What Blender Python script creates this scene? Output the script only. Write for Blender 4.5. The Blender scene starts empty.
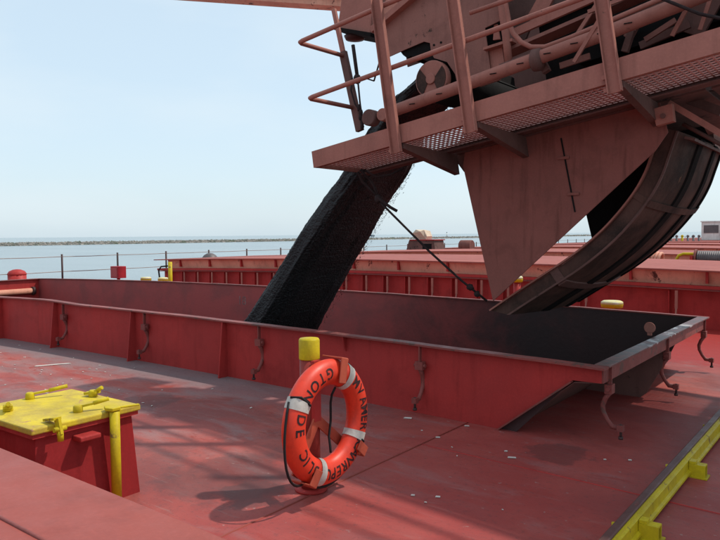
import bpy, bmesh, math, random
from mathutils import Vector, Matrix
random.seed(7)
R = math.radians
S = bpy.context.scene
COL = S.collection

# ------------------------------------------------------------------ camera, sky, sun
# world grid = ship grid: X athwartships (towards the dock), Y along the ship, Z up, deck about z = 0
cam_d = bpy.data.cameras.new('camera'); cam = bpy.data.objects.new('camera', cam_d); COL.objects.link(cam)
cam_d.sensor_width = 36; cam_d.lens = 35.0; cam_d.clip_start = 0.05; cam_d.clip_end = 60000
CAM_Z = 1.6
cam.location = (0, 0, CAM_Z)
CAM_R = Matrix.Rotation(R(36.87), 4, 'Z') @ Matrix.Rotation(R(90-2.9), 4, 'X') @ Matrix.Rotation(R(-0.5), 4, 'Z')
cam.rotation_euler = CAM_R.to_euler()
S.camera = cam
SUN = Vector((1.0, 1.08, 2.15)).normalized()
w = bpy.data.worlds.new('World'); S.world = w; w.use_nodes = True
nt = w.node_tree; bg = nt.nodes['Background']
sky = nt.nodes.new('ShaderNodeTexSky'); sky.sky_type = 'NISHITA'; sky.sun_disc = False
sky.sun_elevation = math.asin(SUN.z); sky.sun_rotation = math.atan2(SUN.x, SUN.y)
sky.air_density = 1.0; sky.dust_density = 1.6; sky.ozone_density = 1.2; sky.altitude = 0
# thin bright overcast haze lies evenly over the whole sky
hz = nt.nodes.new('ShaderNodeMix'); hz.data_type = 'RGBA'; hz.inputs[0].default_value = .66
nt.links.new(sky.outputs[0], hz.inputs[6]); hz.inputs[7].default_value = (5.4, 6.6, 7.35, 1)
tc = nt.nodes.new('ShaderNodeTexCoord'); mp = nt.nodes.new('ShaderNodeMapping'); mp.inputs['Scale'].default_value = (1, 1, 3.5)
cn = nt.nodes.new('ShaderNodeTexNoise'); cn.inputs['Scale'].default_value = 2.2; cn.inputs['Detail'].default_value = 6
nt.links.new(tc.outputs['Generated'], mp.inputs['Vector']); nt.links.new(mp.outputs[0], cn.inputs['Vector'])
cr = nt.nodes.new('ShaderNodeMapRange'); cr.inputs[1].default_value = .42; cr.inputs[2].default_value = .72; cr.inputs[3].default_value = 0; cr.inputs[4].default_value = .55
nt.links.new(cn.outputs['Fac'], cr.inputs[0])
cl = nt.nodes.new('ShaderNodeMix'); cl.data_type = 'RGBA'; nt.links.new(cr.outputs[0], cl.inputs[0])
nt.links.new(hz.outputs[2], cl.inputs[6]); cl.inputs[7].default_value = (5.5, 6.15, 6.5, 1)
nt.links.new(cl.outputs[2], bg.inputs[0]); bg.inputs[1].default_value = 0.13
sl = bpy.data.lights.new('sun', 'SUN'); sl.energy = 2.9; sl.angle = R(1.1); sl.color = (1.0, 0.94, 0.85)
so = bpy.data.objects.new('sun', sl); COL.objects.link(so)
so.rotation_euler = SUN.to_track_quat('Z', 'Y').to_euler()
S.view_settings.view_transform = 'Standard'; S.view_settings.look = 'None'
S.view_settings.exposure = 0.2; S.view_settings.gamma = 1.0
S.view_settings.use_curve_mapping = False

# ------------------------------------------------------------------ helpers
def camb(x):                      # the deck is cambered, highest on the centreline
    return 0.10 - 0.10*((x+8.9)/7.3)**2

def at(px, py, Y=None, X=None, Z=None):   # point of a sight line measured in the photograph, on a plane of the place
    d = CAM_R.to_3x3() @ Vector(((px-360)/700, -(py-270)/700, -1))
    o = Vector((0, 0, CAM_Z))
    if Y is not None: t = Y/d.y
    elif X is not None: t = X/d.x
    else: t = (Z-CAM_Z)/d.z
    return o + d*t

def N(nt, t, **kw):
    n = nt.nodes.new(t)
    for k, v in kw.items(): setattr(n, k, v)
    return n

def ramp(nt, a, b, inp):
    m = N(nt, 'ShaderNodeMapRange'); m.interpolation_type = 'SMOOTHSTEP'
    m.inputs[1].default_value = a; m.inputs[2].default_value = b
    nt.links.new(inp, m.inputs[0]); return m.outputs[0]

def mixc(nt, fac, a, b, mode='MIX'):
    m = N(nt, 'ShaderNodeMix', data_type='RGBA', blend_type=mode)
    for sock, v in ((m.inputs[0], fac), (m.inputs[6], a), (m.inputs[7], b)):
        if isinstance(v, bpy.types.NodeSocket): nt.links.new(v, sock)
        elif isinstance(v, (int, float)): sock.default_value = v
        else: sock.default_value = (*v, 1)
    return m.outputs[2]

def noise(nt, co, scale, detail=4, rough=.55, dist=0):
    n = N(nt, 'ShaderNodeTexNoise'); n.inputs['Scale'].default_value = scale
    n.inputs['Detail'].default_value = detail; n.inputs['Roughness'].default_value = rough
    n.inputs['Distortion'].default_value = dist
    nt.links.new(co, n.inputs['Vector']); return n.outputs['Fac']

def math_(nt, op, a, b=None):
    m = N(nt, 'ShaderNodeMath', operation=op)
    for s, v in ((m.inputs[0], a), (m.inputs[1], b)):
        if v is None: continue
        if isinstance(v, bpy.types.NodeSocket): nt.links.new(v, s)
        else: s.default_value = v
    return m.outputs[0]

def mapping(nt, co, sc, rot=(0,0,0)):
    m = N(nt, 'ShaderNodeMapping'); m.inputs['Scale'].default_value = sc; m.inputs['Rotation'].default_value = rot
    nt.links.new(co, m.inputs['Vector']); return m.outputs[0]

def newmat(name):
    m = bpy.data.materials.new(name); m.use_nodes = True
    nt = m.node_tree; p = nt.nodes['Principled BSDF']
    geo = N(nt, 'ShaderNodeNewGeometry')
    return m, nt, p, geo.outputs['Position']

def paint(name, base, alt=None, rust=None, rough=.45, big=1.2, amt=.7, rust_t=.66, rust_s=5, bump=.15, grime=.35, metal=0, streak=True, spec=.16):
    """weathered paint: colour varies in clouds, dirt runs down, paint worn off in spots"""
    m, nt, p, co = newmat(name)
    alt = alt or tuple(c*.75 for c in base)
    f = ramp(nt, .35, .68, noise(nt, co, big, 5, .6, .4))
    f = math_(nt, 'MULTIPLY', f, amt)
    c = mixc(nt, f, base, alt)
    if streak:
        st = noise(nt, mapping(nt, co, (7, 7, .7)), 2.0, 4, .6)
        c = mixc(nt, math_(nt, 'MULTIPLY', ramp(nt, .5, .75, st), grime), c, tuple(v*.45 for v in base))
    fine = noise(nt, co, 60, 3, .7)
    c = mixc(nt, math_(nt, 'MULTIPLY', ramp(nt, .45, .75, fine), .22), c, tuple(min(1, v*1.5) for v in base))
    f2 = noise(nt, co, 3.3, 7, .7, .3)
    c = mixc(nt, math_(nt, 'MULTIPLY', ramp(nt, .48, .70, f2), .38), c, tuple(v*.5 for v in base))
    rr = None
    if rust:
        r1 = noise(nt, co, rust_s, 8, .72, .3)
        rr = ramp(nt, rust_t, rust_t+.06, r1)
        c = mixc(nt, rr, c, rust)
    nt.links.new(c, p.inputs['Base Color'])
    rg = math_(nt, 'ADD', math_(nt, 'MULTIPLY', noise(nt, co, 9, 4), .35), rough-.17)
    nt.links.new(rg, p.inputs['Roughness'])
    p.inputs['Metallic'].default_value = metal
    p.inputs['Specular IOR Level'].default_value = spec
    b = N(nt, 'ShaderNodeBump'); b.inputs['Strength'].default_value = bump; b.inputs['Distance'].default_value = .01
    h = math_(nt, 'ADD', noise(nt, co, 14, 6, .6), math_(nt, 'MULTIPLY', noise(nt, co, 1.6, 2), 2.5))
    if rr is not None: h = math_(nt, 'SUBTRACT', h, math_(nt, 'MULTIPLY', rr, .5))
    nt.links.new(h, b.inputs['Height']); nt.links.new(b.outputs[0], p.inputs['Normal'])
    return m

M = {}
M['red'] = paint('red_paint', (.41, .040, .036), (.31, .036, .034), rust=(.11, .045, .035), rust_t=.70, rust_s=4, rough=.5)
M['red_edge'] = paint('worn_red_edge', (.26, .068, .058), (.16, .05, .046), rust=(.12, .06, .05), rust_t=.55, rust_s=7, rough=.5)
M['cover'] = paint('hatch_cover_paint', (.34, .105, .084), (.27, .078, .064), rust=(.22, .10, .07), rust_t=.66, rust_s=2.5, rough=.6, big=.6, streak=False, bump=.1, spec=.08)
M['cover_near'] = paint('near_cover_paint', (.31, .072, .056), (.25, .062, .050), rust=(.25, .10, .055), rust_t=.62, rust_s=1.9, rough=.42, big=.9, streak=False, bump=.12)
M['peach'] = paint('peach_paint', (.72, .36, .25), (.55, .23, .16), rust=(.12, .05, .04), rust_t=.60, rust_s=3, rough=.6)  # on the cover sides this colour carries bounced sunlight
M['brown'] = paint('boom_paint', (.39, .158, .122), (.28, .112, .088), rust=(.14, .07, .055), rust_t=.65, rust_s=6, rough=.55)
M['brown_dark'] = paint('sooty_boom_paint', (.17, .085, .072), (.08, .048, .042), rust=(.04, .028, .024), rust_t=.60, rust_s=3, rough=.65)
M['brown_red'] = paint('deflector_paint', (.255, .090, .072), (.14, .060, .050), rust=(.06, .03, .028), rust_t=.70, rust_s=5, rough=.65, big=.8, amt=.9, grime=.7)
M['chute'] = paint('coal_worn_steel', (.115, .062, .050), (.035, .026, .023), rust=(.22, .11, .075), rust_t=.63, rust_s=4, rough=.7, big=2.0, amt=1, spec=.06)
M['soot'] = paint('coal_dust_coating', (.014, .013, .013), (.02, .017, .016), rough=.85, bump=.4, spec=.05)
M['yellow'] = paint('yellow_paint', (.56, .43, .012), (.40, .29, .02), rust=(.20, .12, .04), rust_t=.60, rust_s=6, rough=.5, big=5, grime=.25)
M['lid_yellow'] = paint('worn_yellow_lid', (.62, .47, .03), (.42, .30, .06), rust=(.38, .19, .11), rust_t=.60, rust_s=5.5, rough=.55, big=5, amt=1, streak=False)
M['orange'] = paint('lifebuoy_orange', (.74, .047, .018), (.56, .036, .016), rust=(.40, .05, .025), rust_t=.66, rust_s=12, rough=.45, big=6, amt=.6, grime=.25, bump=.05, spec=.4)
M['clip'] = paint('orange_red_clip', (.45, .09, .05), (.33, .06, .04), rust=(.6, .5, .3), rust_t=.74, rust_s=20, rough=.5)
M['tape'] = paint('white_tape', (.55, .52, .47), (.40, .37, .33), rough=.6, big=18, bump=.2)
M['black'] = paint('black_rubber', (.012, .012, .013), (.03, .028, .028), rough=.55)
M['ink'] = paint('black_lettering', (.02, .016, .02), (.10, .03, .025), rust=(.55, .06, .03), rust_t=.60, rust_s=30, rough=.6, big=25)
M['rope'] = paint('tarred_rope', (.045, .03, .03), (.02, .016, .016), rough=.9, big=30, bump=.8)
M['rope_pale'] = paint('brown_rope', (.13, .075, .06), (.06, .04, .035), rough=.9, big=30, bump=.8)
M['wire'] = paint('grey_wire', (.36, .34, .32), (.26, .22, .2), rough=.5)
M['steel'] = paint('dull_steel', (.16, .14, .14), (.09, .08, .08), rust=(.14, .06, .04), rust_t=.6, rough=.5, metal=.4)
M['bolt'] = paint('dark_bolt', (.05, .035, .035), (.1, .05, .045), rough=.5)
M['railhead'] = paint('rail_head_rust', (.13, .062, .055), (.09, .05, .05), rust=(.22, .05, .045), rust_t=.62, rough=.45, metal=.1)
M['white'] = paint('white_paint', (.78, .75, .70), (.62, .57, .52), rust=(.3, .18, .12), rust_t=.70, rough=.5)
M['chalk'] = paint('chalky_yellow', (.62, .55, .22), (.6, .58, .5), rough=.6, big=9, amt=1)
M['tarp'] = paint('cream_canvas', (.62, .50, .38), (.45, .34, .25), rough=.9, big=7, bump=.5)
M['grating'] = paint('grating_paint', (.62, .36, .32), (.45, .24, .21), rough=.5, streak=False)
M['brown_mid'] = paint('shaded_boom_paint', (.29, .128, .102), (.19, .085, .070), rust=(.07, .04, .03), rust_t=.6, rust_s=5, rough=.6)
M['glass'] = paint('dark_window', (.03, .04, .045), rough=.12)
M['chip'] = paint('paint_chips', (.65, .6, .55), (.5, .45, .4), rough=.6)
M['hull'] = paint('hull_red', (.20, .03, .03), rough=.5)
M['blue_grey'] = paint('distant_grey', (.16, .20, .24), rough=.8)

def deck_material():
    m, nt, p, co = newmat('deck_paint')
    sx = N(nt, 'ShaderNodeSeparateXYZ'); nt.links.new(co, sx.inputs[0])
    X, Y = sx.outputs[0], sx.outputs[1]
    n1 = noise(nt, co, .9, 6, .6, .5); n2 = noise(nt, mapping(nt, co, (1.0, 2.6, 1), (0, 0, R(-8))), 1.3, 6, .62, .6)
    n3 = noise(nt, co, 5, 6, .65, .2); n4 = noise(nt, co, 30, 5, .7)
    c = mixc(nt, ramp(nt, .36, .62, n1), (.37, .088, .070), (.29, .054, .045))
    lf = math_(nt, 'ADD', math_(nt, 'MULTIPLY', ramp(nt, -2.5, -6.0, X), .10), n2)
    c = mixc(nt, math_(nt, 'MULTIPLY', ramp(nt, .50, .74, lf), .62), c, (.26, .175, .168))      # scuffed grey
    c = mixc(nt, math_(nt, 'MULTIPLY', ramp(nt, .58, .63, noise(nt, mapping(nt, co, (.8, 2.2, 1), (0, 0, R(25))), 2.1, 6, .65, .9)), .8), c, (.29, .045, .032))   # brighter touched-up paint
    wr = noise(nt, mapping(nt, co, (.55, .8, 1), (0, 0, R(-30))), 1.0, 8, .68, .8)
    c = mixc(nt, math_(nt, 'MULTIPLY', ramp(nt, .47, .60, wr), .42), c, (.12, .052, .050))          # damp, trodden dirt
    sc = noise(nt, mapping(nt, co, (1.2, 14, 1), (0, 0, R(38))), 2.2, 5, .6, .3)
    c = mixc(nt, math_(nt, 'MULTIPLY', ramp(nt, .60, .68, sc), .35), c, (.32, .20, .18))            # long scuff marks
    gr = noise(nt, co, 120, 2, .6)
    c = mixc(nt, math_(nt, 'MULTIPLY', ramp(nt, .62, .72, gr), .55), c, (.045, .03, .03))           # coal grit
    # grey scuffed strip along the foot of the near coaming
    yy = math_(nt, 'ADD', Y, math_(nt, 'MULTIPLY', n3, .5))
    st = math_(nt, 'MULTIPLY', ramp(nt, 4.55, 5.0, yy), math_(nt, 'SUBTRACT', 1, ramp(nt, 5.6, 5.8, yy)))
    st = math_(nt, 'MULTIPLY', st, math_(nt, 'SUBTRACT', 1, ramp(nt, -6, -2.5, X)))
    c = mixc(nt, math_(nt, 'MULTIPLY', st, .75), c, (.20, .170, .175))
    # fresher saturated paint beyond the open hatch
    fr = math_(nt, 'MULTIPLY', ramp(nt, 8.95, 9.35, math_(nt, 'ADD', Y, math_(nt, 'MULTIPLY', math_(nt, 'SUBTRACT', n3, .5), 1.1))), math_(nt, 'SUBTRACT', 1, ramp(nt, 12.5, 13.5, Y)))
    c = mixc(nt, math_(nt, 'MULTIPLY', fr, .95), c, (.30, .022, .018))
    # redder worn area on the dock side
    rd = math_(nt, 'MULTIPLY', ramp(nt, -3.2, -1.8, math_(nt, 'ADD', X, n3)), math_(nt, 'SUBTRACT', 1, ramp(nt, 6.2, 7.5, Y)))
    c = mixc(nt, math_(nt, 'MULTIPLY', rd, .45), c, (.34, .052, .050))
    # stains; the pair beside the lifebuoy also paints in its shadow
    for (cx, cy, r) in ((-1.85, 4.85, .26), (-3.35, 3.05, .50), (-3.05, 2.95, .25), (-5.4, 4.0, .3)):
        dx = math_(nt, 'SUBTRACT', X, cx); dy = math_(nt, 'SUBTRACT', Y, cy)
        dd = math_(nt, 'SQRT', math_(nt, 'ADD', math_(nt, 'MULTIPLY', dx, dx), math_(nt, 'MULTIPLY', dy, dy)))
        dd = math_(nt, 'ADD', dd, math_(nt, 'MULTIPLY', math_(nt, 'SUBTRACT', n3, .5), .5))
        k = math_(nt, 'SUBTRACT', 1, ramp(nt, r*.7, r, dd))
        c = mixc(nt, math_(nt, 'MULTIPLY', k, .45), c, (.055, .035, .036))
    c = mixc(nt, math_(nt, 'MULTIPLY', ramp(nt, .52, .72, n4), .45), c, (.10, .045, .045))
    c = mixc(nt, math_(nt, 'MULTIPLY', ramp(nt, .70, .74, noise(nt, co, 22, 3, .5)), .45), c, (.34, .25, .23))
    nt.links.new(c, p.inputs['Base Color'])
    rg = math_(nt, 'ADD', .40, math_(nt, 'MULTIPLY', n3, .32))
    nt.links.new(rg, p.inputs['Roughness'])
    p.inputs['Specular IOR Level'].default_value = .22
    b = N(nt, 'ShaderNodeBump'); b.inputs['Strength'].default_value = .35; b.inputs['Distance'].default_value = .01
    h = math_(nt, 'ADD', math_(nt, 'MULTIPLY', n4, .5), math_(nt, 'MULTIPLY', noise(nt, co, 1.1, 3), 4))
    nt.links.new(h, b.inputs['Height']); nt.links.new(b.outputs[0], p.inputs['Normal'])
    return m
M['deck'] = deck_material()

def inner_material():      # inside of the coaming: coal dust and painted boom shadow darken the dock end
    m, nt, p, co = newmat('coaming_inside')
    sx = N(nt, 'ShaderNodeSeparateXYZ'); nt.links.new(co, sx.inputs[0])
    n = noise(nt, co, 1.5, 6, .65, .4)
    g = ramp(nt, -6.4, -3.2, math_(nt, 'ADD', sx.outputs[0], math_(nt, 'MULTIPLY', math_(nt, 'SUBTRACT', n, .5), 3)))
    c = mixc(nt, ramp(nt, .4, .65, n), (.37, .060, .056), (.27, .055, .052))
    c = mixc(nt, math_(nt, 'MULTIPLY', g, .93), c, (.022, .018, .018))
    nt.links.new(c, p.inputs['Base Color']); p.inputs['Roughness'].default_value = .7
    b = N(nt, 'ShaderNodeBump'); b.inputs['Strength'].default_value = .3; b.inputs['Distance'].default_value = .01
    nt.links.new(noise(nt, co, 20, 5), b.inputs['Height']); nt.links.new(b.outputs[0], p.inputs['Normal'])
    return m
M['inner'] = inner_material()

def flange_material():      # top flange of the dock end, scraped to white in places
    m, nt, p, co = newmat('scraped_flange')
    n = noise(nt, co, 3.2, 6, .7, .5); n2 = noise(nt, co, 12, 6, .7)
    sx = N(nt, 'ShaderNodeSeparateXYZ'); nt.links.new(co, sx.inputs[0])
    c = mixc(nt, ramp(nt, .4, .6, n2), (.07, .048, .046), (.16, .06, .055))
    k = math_(nt, 'MULTIPLY', ramp(nt, .50, .56, n), math_(nt, 'MULTIPLY', ramp(nt, 6.1, 6.5, sx.outputs[1]), math_(nt, 'SUBTRACT', 1, ramp(nt, 7.7, 8.1, sx.outputs[1]))))
    c = mixc(nt, k, c, (.62, .64, .64))
    nt.links.new(c, p.inputs['Base Color']); p.inputs['Roughness'].default_value = .4; p.inputs['Specular IOR Level'].default_value = .2
    return m
M['flange'] = flange_material()

def coal_material():
    m, nt, p, co = newmat('coal')
    n = noise(nt, co, 40, 6, .8); v = N(nt, 'ShaderNodeTexVoronoi'); v.inputs['Scale'].default_value = 38
    nt.links.new(co, v.inputs['Vector'])
    c = mixc(nt, ramp(nt, .35, .8, n), (.006, .006, .007), (.030, .030, .033))
    nt.links.new(c, p.inputs['Base Color']); p.inputs['Roughness'].default_value = .6
    b = N(nt, 'ShaderNodeBump'); b.inputs['Strength'].default_value = 1; b.inputs['Distance'].default_value = .012
    nt.links.new(math_(nt, 'ADD', n, v.outputs['Distance']), b.inputs['Height']); nt.links.new(b.outputs[0], p.inputs['Normal'])
    return m
M['coal'] = coal_material()

def water_material():
    m, nt, p, co = newmat('lake_water')
    p.inputs['Base Color'].default_value = (.16, .23, .25, 1); p.inputs['Roughness'].default_value = .22
    p.inputs['IOR'].default_value = 1.33
    n = noise(nt, mapping(nt, co, (1, 1, 1), (0, 0, R(20))), .25, 6, .65); n2 = noise(nt, mapping(nt, co, (.006, .03, 1), (0, 0, R(35))), 1, 4)
    c = mixc(nt, ramp(nt, .4, .65, n2), (.19, .235, .25), (.225, .275, .29)); nt.links.new(c, p.inputs['Base Color'])
    b = N(nt, 'ShaderNodeBump'); b.inputs['Strength'].default_value = .6; b.inputs['Distance'].default_value = .6
    nt.links.new(n, b.inputs['Height']); nt.links.new(b.outputs[0], p.inputs['Normal'])
    return m
M['water'] = water_material()

def rock_material():
    m, nt, p, co = newmat('pale_rock')
    c = mixc(nt, ramp(nt, .4, .6, noise(nt, co, .35, 4)), (.27, .24, .21), (.13, .13, .115))
    c = mixc(nt, ramp(nt, .5, .7, noise(nt, co, .12, 4)), c, (.10, .12, .08))
    nt.links.new(c, p.inputs['Base Color']); p.inputs['Roughness'].default_value = .9
    return m
M['rock'] = rock_material()

class MB:
    def __init__(s): s.v = []; s.f = []; s.sm = []
    def add(s, vs, fs, smooth=False):
        o = len(s.v); s.v += [tuple(v) for v in vs]; s.f += [tuple(i+o for i in f) for f in fs]; s.sm += [smooth]*len(fs); return s
    def box(s, x0, x1, y0, y1, z0, z1, nx=1):
        for i in range(nx):
            a = x0+(x1-x0)*i/nx; b = x0+(x1-x0)*(i+1)/nx
            vs = [(x, y, z) for x in (a, b) for y in (y0, y1) for z in (z0, z1)]
            fs = [(0,4,5,1), (2,3,7,6), (0,2,6,4), (1,5,7,3)]
            if i == 0: fs.append((0,1,3,2))
            if i == nx-1: fs.append((4,6,7,5))
            s.add(vs, fs)
        return s
    def prism(s, poly, axis, a, b):
        """poly: 2-D outline; axis 'x': (y,z), 'y': (x,z), 'z': (x,y)"""
        def P(q, t): return {'x': (t, q[0], q[1]), 'y': (q[0], t, q[1]), 'z': (q[0], q[1], t)}[axis]
        n = len(poly)
        vs = [P(q, a) for q in poly]+[P(q, b) for q in poly]
        fs = [tuple(range(n)), tuple(range(2*n-1, n-1, -1))]+[(i, i+n, (i+1) % n+n, (i+1) % n) for i in range(n)]
        return s.add(vs, fs)
    def beam(s, p, q, w, h, up=(0, 0, 1)):
        p, q = Vector(p), Vector(q); d = (q-p).normalized(); u = Vector(up)
        sd = d.cross(u).normalized(); u = sd.cross(d).normalized()
        vs = [c+sd*(i*w/2)+u*(j*h/2) for c in (p, q) for i in (-1, 1) for j in (-1, 1)]
        return s.add(vs, [(0,1,3,2), (4,6,7,5), (0,4,5,1), (2,3,7,6), (0,2,6,4), (1,5,7,3)])
    def tube(s, pts, r, n=8, closed=False, caps=True):
        pts = [Vector(p) for p in pts]; m = len(pts); rs = r if isinstance(r, (list, tuple)) else [r]*m
        t0 = (pts[1]-pts[0]).normalized(); a = t0.orthogonal().normalized(); vs = []
        for i, p in enumerate(pts):
            if closed: t = (pts[(i+1) % m]-pts[i-1]).normalized()
            elif i == 0: t = t0
            elif i == m-1: t = (pts[-1]-pts[-2]).normalized()
            else: t = ((pts[i+1]-p).normalized()+(p-pts[i-1]).normalized()).normalized()
            a = (a-t*a.dot(t)).normalized(); b = t.cross(a)
            vs += [p+(a*math.cos(2*math.pi*k/n)+b*math.sin(2*math.pi*k/n))*rs[i] for k in range(n)]
        fs = []
        for i in range(m if closed else m-1):
            j = (i+1) % m
            fs += [(i*n+k, i*n+(k+1) % n, j*n+(k+1) % n, j*n+k) for k in range(n)]
        s.add(vs, fs, True)
        if caps and not closed:
            o = len(s.v)-len(vs)
            s.f += [tuple(o+k for k in reversed(range(n))), tuple(o+(m-1)*n+k for k in range(n))]; s.sm += [False, False]
        return s
    def lathe(s, c, prof, n=20, axis='z'):
        c = Vector(c); vs = []
        for r, h in prof:
            for k in range(n):
                a = 2*math.pi*k/n; x, y = r*math.cos(a), r*math.sin(a)
                vs.append(c+Vector({'z': (x, y, h), 'y': (x, h, y), 'x': (h, x, y)}[axis]))
        m = len(prof)
        fs = [(i*n+k, i*n+(k+1) % n, (i+1)*n+(k+1) % n, (i+1)*n+k) for i in range(m-1) for k in range(n)]
        s.add(vs, fs, True)
        s.f += [tuple(range(len(s.v)-len(vs), len(s.v)-len(vs)+n))[::-1], tuple(range(len(s.v)-n, len(s.v)))]; s.sm += [False]*2
        return s
    def ball(s, c, r, n=10, sq=(1, 1, 1), jit=0):
        c = Vector(c); vs = []; m = n//2+1
        for i in range(m+1):
            th = math.pi*i/m
            for k in range(n):
                ph = 2*math.pi*k/n; j = 1+random.uniform(-jit, jit)
                vs.append(c+Vector((math.sin(th)*math.cos(ph)*sq[0], math.sin(th)*math.sin(ph)*sq[1], math.cos(th)*sq[2]))*r*j)
        fs = [(i*n+k, (i+1)*n+k, (i+1)*n+(k+1) % n, i*n+(k+1) % n) for i in range(m) for k in range(n)]
        return s.add(vs, fs, True)
    def mesh(s, name, mat, off=(0, 0, 0), camber=False):
        me = bpy.data.meshes.new(name); o = Vector(off)
        vs = [Vector(v) for v in s.v]
        if camber: vs = [Vector((v.x, v.y, v.z+camb(v.x))) for v in vs]
        me.from_pydata([v-o for v in vs], [], s.f); me.materials.append(mat)
        me.polygons.foreach_set('use_smooth', s.sm)
        bm = bmesh.new(); bm.from_mesh(me); bmesh.ops.recalc_face_normals(bm, faces=bm.faces); bm.to_mesh(me); bm.free()
        me.update(); return me
    def build(s, name, mat, parent=None, camber=False, bevel=0, **tags):
        mat = M[mat] if isinstance(mat, str) else mat
        if parent is not None: off = wloc(parent); loc = (0, 0, 0)
        elif tags.get('kind') == 'structure': off = loc = (0, 0, 0)
        else:
            xs = [v[0] for v in s.v]; ys = [v[1] for v in s.v]; zs = [v[2] for v in s.v]
            off = loc = Vector(((min(xs)+max(xs))/2, (min(ys)+max(ys))/2, min(zs)))
        o = bpy.data.objects.new(name, s.mesh(name, mat, off, camber)); COL.objects.link(o)
        o.location = loc
        if parent is not None: o.parent = parent
        if bevel:
            b = o.modifiers.new('bevel', 'BEVEL'); b.width = bevel; b.segments = 2; b.limit_method = 'ANGLE'; b.angle_limit = R(40)
        tag(o, **tags); return o

def wloc(o):
    v = Vector(o.location)
    while o.parent: o = o.parent; v += Vector(o.location)
    return v
def tag(o, **kw):
    for k, v in kw.items():
        if v: o[k] = v
    return o
def thing(name, loc, label, category, group=None):
    o = bpy.data.objects.new(name, None); COL.objects.link(o); o.location = loc; o.empty_display_size = .2
    return tag(o, label=label, category=category, group=group)
def inst(name, src, parent, loc, rz=0):
    """a copy of part src (shared mesh) with copies of its sub-parts, at world place loc"""
    o = src.copy(); o.name = name; COL.objects.link(o); o.parent = parent
    o.location = Vector(loc)-wloc(parent); o.rotation_euler = (0, 0, rz)
    for ch in KIDS.get(src.name, []):
        c = ch.copy(); COL.objects.link(c); c.parent = o
    return o
KIDS = {}
def copy_thing(t, dloc, label, parts):
    r = t.copy(); COL.objects.link(r); r.location = Vector(t.location)+Vector(dloc); r['label'] = label
    for p in parts:
        c = p.copy(); COL.objects.link(c); c.parent = r
        for ch in KIDS.get(p.name, []):
            d = ch.copy(); COL.objects.link(d); d.parent = c
    return r

# ------------------------------------------------------------------ the setting: lake, breakwater, deck, hull
m = MB(); n = 48; rad = [0, 30, 200, 1000, 5000, 25000]; vs = [(0, 0, -5.6)]; fs = []
for i in range(1, len(rad)):
    for k in range(n): vs.append((rad[i]*math.cos(2*math.pi*k/n), rad[i]*math.sin(2*math.pi*k/n), -5.6))
for k in range(n):
    fs.append((0, 1+k, 1+(k+1) % n))
    for i in range(1, len(rad)-1): fs.append((1+(i-1)*n+k, 1+i*n+k, 1+i*n+(k+1) % n, 1+(i-1)*n+(k+1) % n))
m.add(vs, fs); m.build('lake', 'water', kind='structure')

XP, XS = -19.4, 1.7                        # port and dock side of the ship
HX0, HX1, HW = -16.24, -2.46, 3.65         # opening of a hatch (X) and its width along the ship
HY = 5.15                                  # near edge of the open hatch
PITCH = 7.32
xs = sorted(set([XP+i*(HX0-XP)/4 for i in range(5)]+[HX0+i*(HX1-HX0)/14 for i in range(15)]+[HX1+i*(XS-HX1)/5 for i in range(6)]))
ys = [-8, -4, 0, 2.5, HY, HY+HW, 12, 20, 40, 70, 110]
m = MB(); nx = len(xs); vs = [(x, y, 0) for y in ys for x in xs]; fs = []
for j in range(len(ys)-1):
    for i in range(nx-1):
        if ys[j] == HY and xs[i] > HX0-.01 and xs[i+1] < HX1+.01: continue
        fs.append((j*nx+i, j*nx+i+1, (j+1)*nx+i+1, (j+1)*nx+i))
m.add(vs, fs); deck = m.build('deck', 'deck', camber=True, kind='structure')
def seam(pts, wd=.022, h=.006):             # weld beads between the deck plates
    m = MB(); m.tube([(x, y, camb(x)-.001) for x, y in pts], .007, 5); return m
for X_ in (-2.74, .6):
    o = seam([(X_, -2), (X_, HY-.02 if X_ < HX1 else 30)]).build('weld_seam', 'cover_near', deck)
for Y_ in (4.4, ):
    seam([(-2.74+i*(XS+2.74)/20, Y_) for i in range(21)]).build('weld_seam', 'red', deck)
m = MB()
for X_, s in ((XP, -1), (XS, 1)):
    m.box(min(X_, X_+s*.02), max(X_, X_+s*.02), -8, 110, -7, camb(X_)-.004)
m.box(XP, XS, 110.0, 110.02, -7, -.3)
m.box(XP, XS, -8.02, -8.0, -7, -.3)
m.build('hull_side', 'hull', kind='structure')
# gunwale strip on the port edge
MB().box(XP-.02, XP+.06, -8, 110, camb(XP)-.003, camb(XP)+.09).build('deck_edge_bar', 'red', kind='structure')

# hold below the open hatch
m = MB(); a, b, c, d, z0 = HX0, HX1, HY, HY+HW, -6.0
m.box(a-1, b+.2, c-.03, c-.01, z0, -.12); m.box(a-1, b+.2, d+.01, d+.03, z0, -.12)
m.box(a-1.02, a-1, c-.03, d+.03, z0, -.12); m.box(b+.2, b+.22, c-.03, d+.03, z0, -.12); m.box(a-1.02, b+.22, c-.03, d+.03, z0-.02, z0)
m.build('hold', 'soot', kind='structure')
m = MB(); nn = 40; vs = []; fs = []
for i in range(nn+1):
    for j in range(14):
        x = a-.9+(b+.1-a+.9)*i/nn; y = c+.02+(HW-.04)*j/13
        h = -2.2-.42*math.hypot(x+6.8, (y-7))+random.uniform(-.07, .07)
        vs.append((x, y, max(h, -5.9)))
for i in range(nn):
    for j in range(13): fs.append((i*14+j, (i+1)*14+j, (i+1)*14+j+1, i*14+j+1))
m.add(vs, fs); m.build('coal_heap', 'coal', label='black coal heaped in the hold under the open hatch', kind='stuff')

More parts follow.
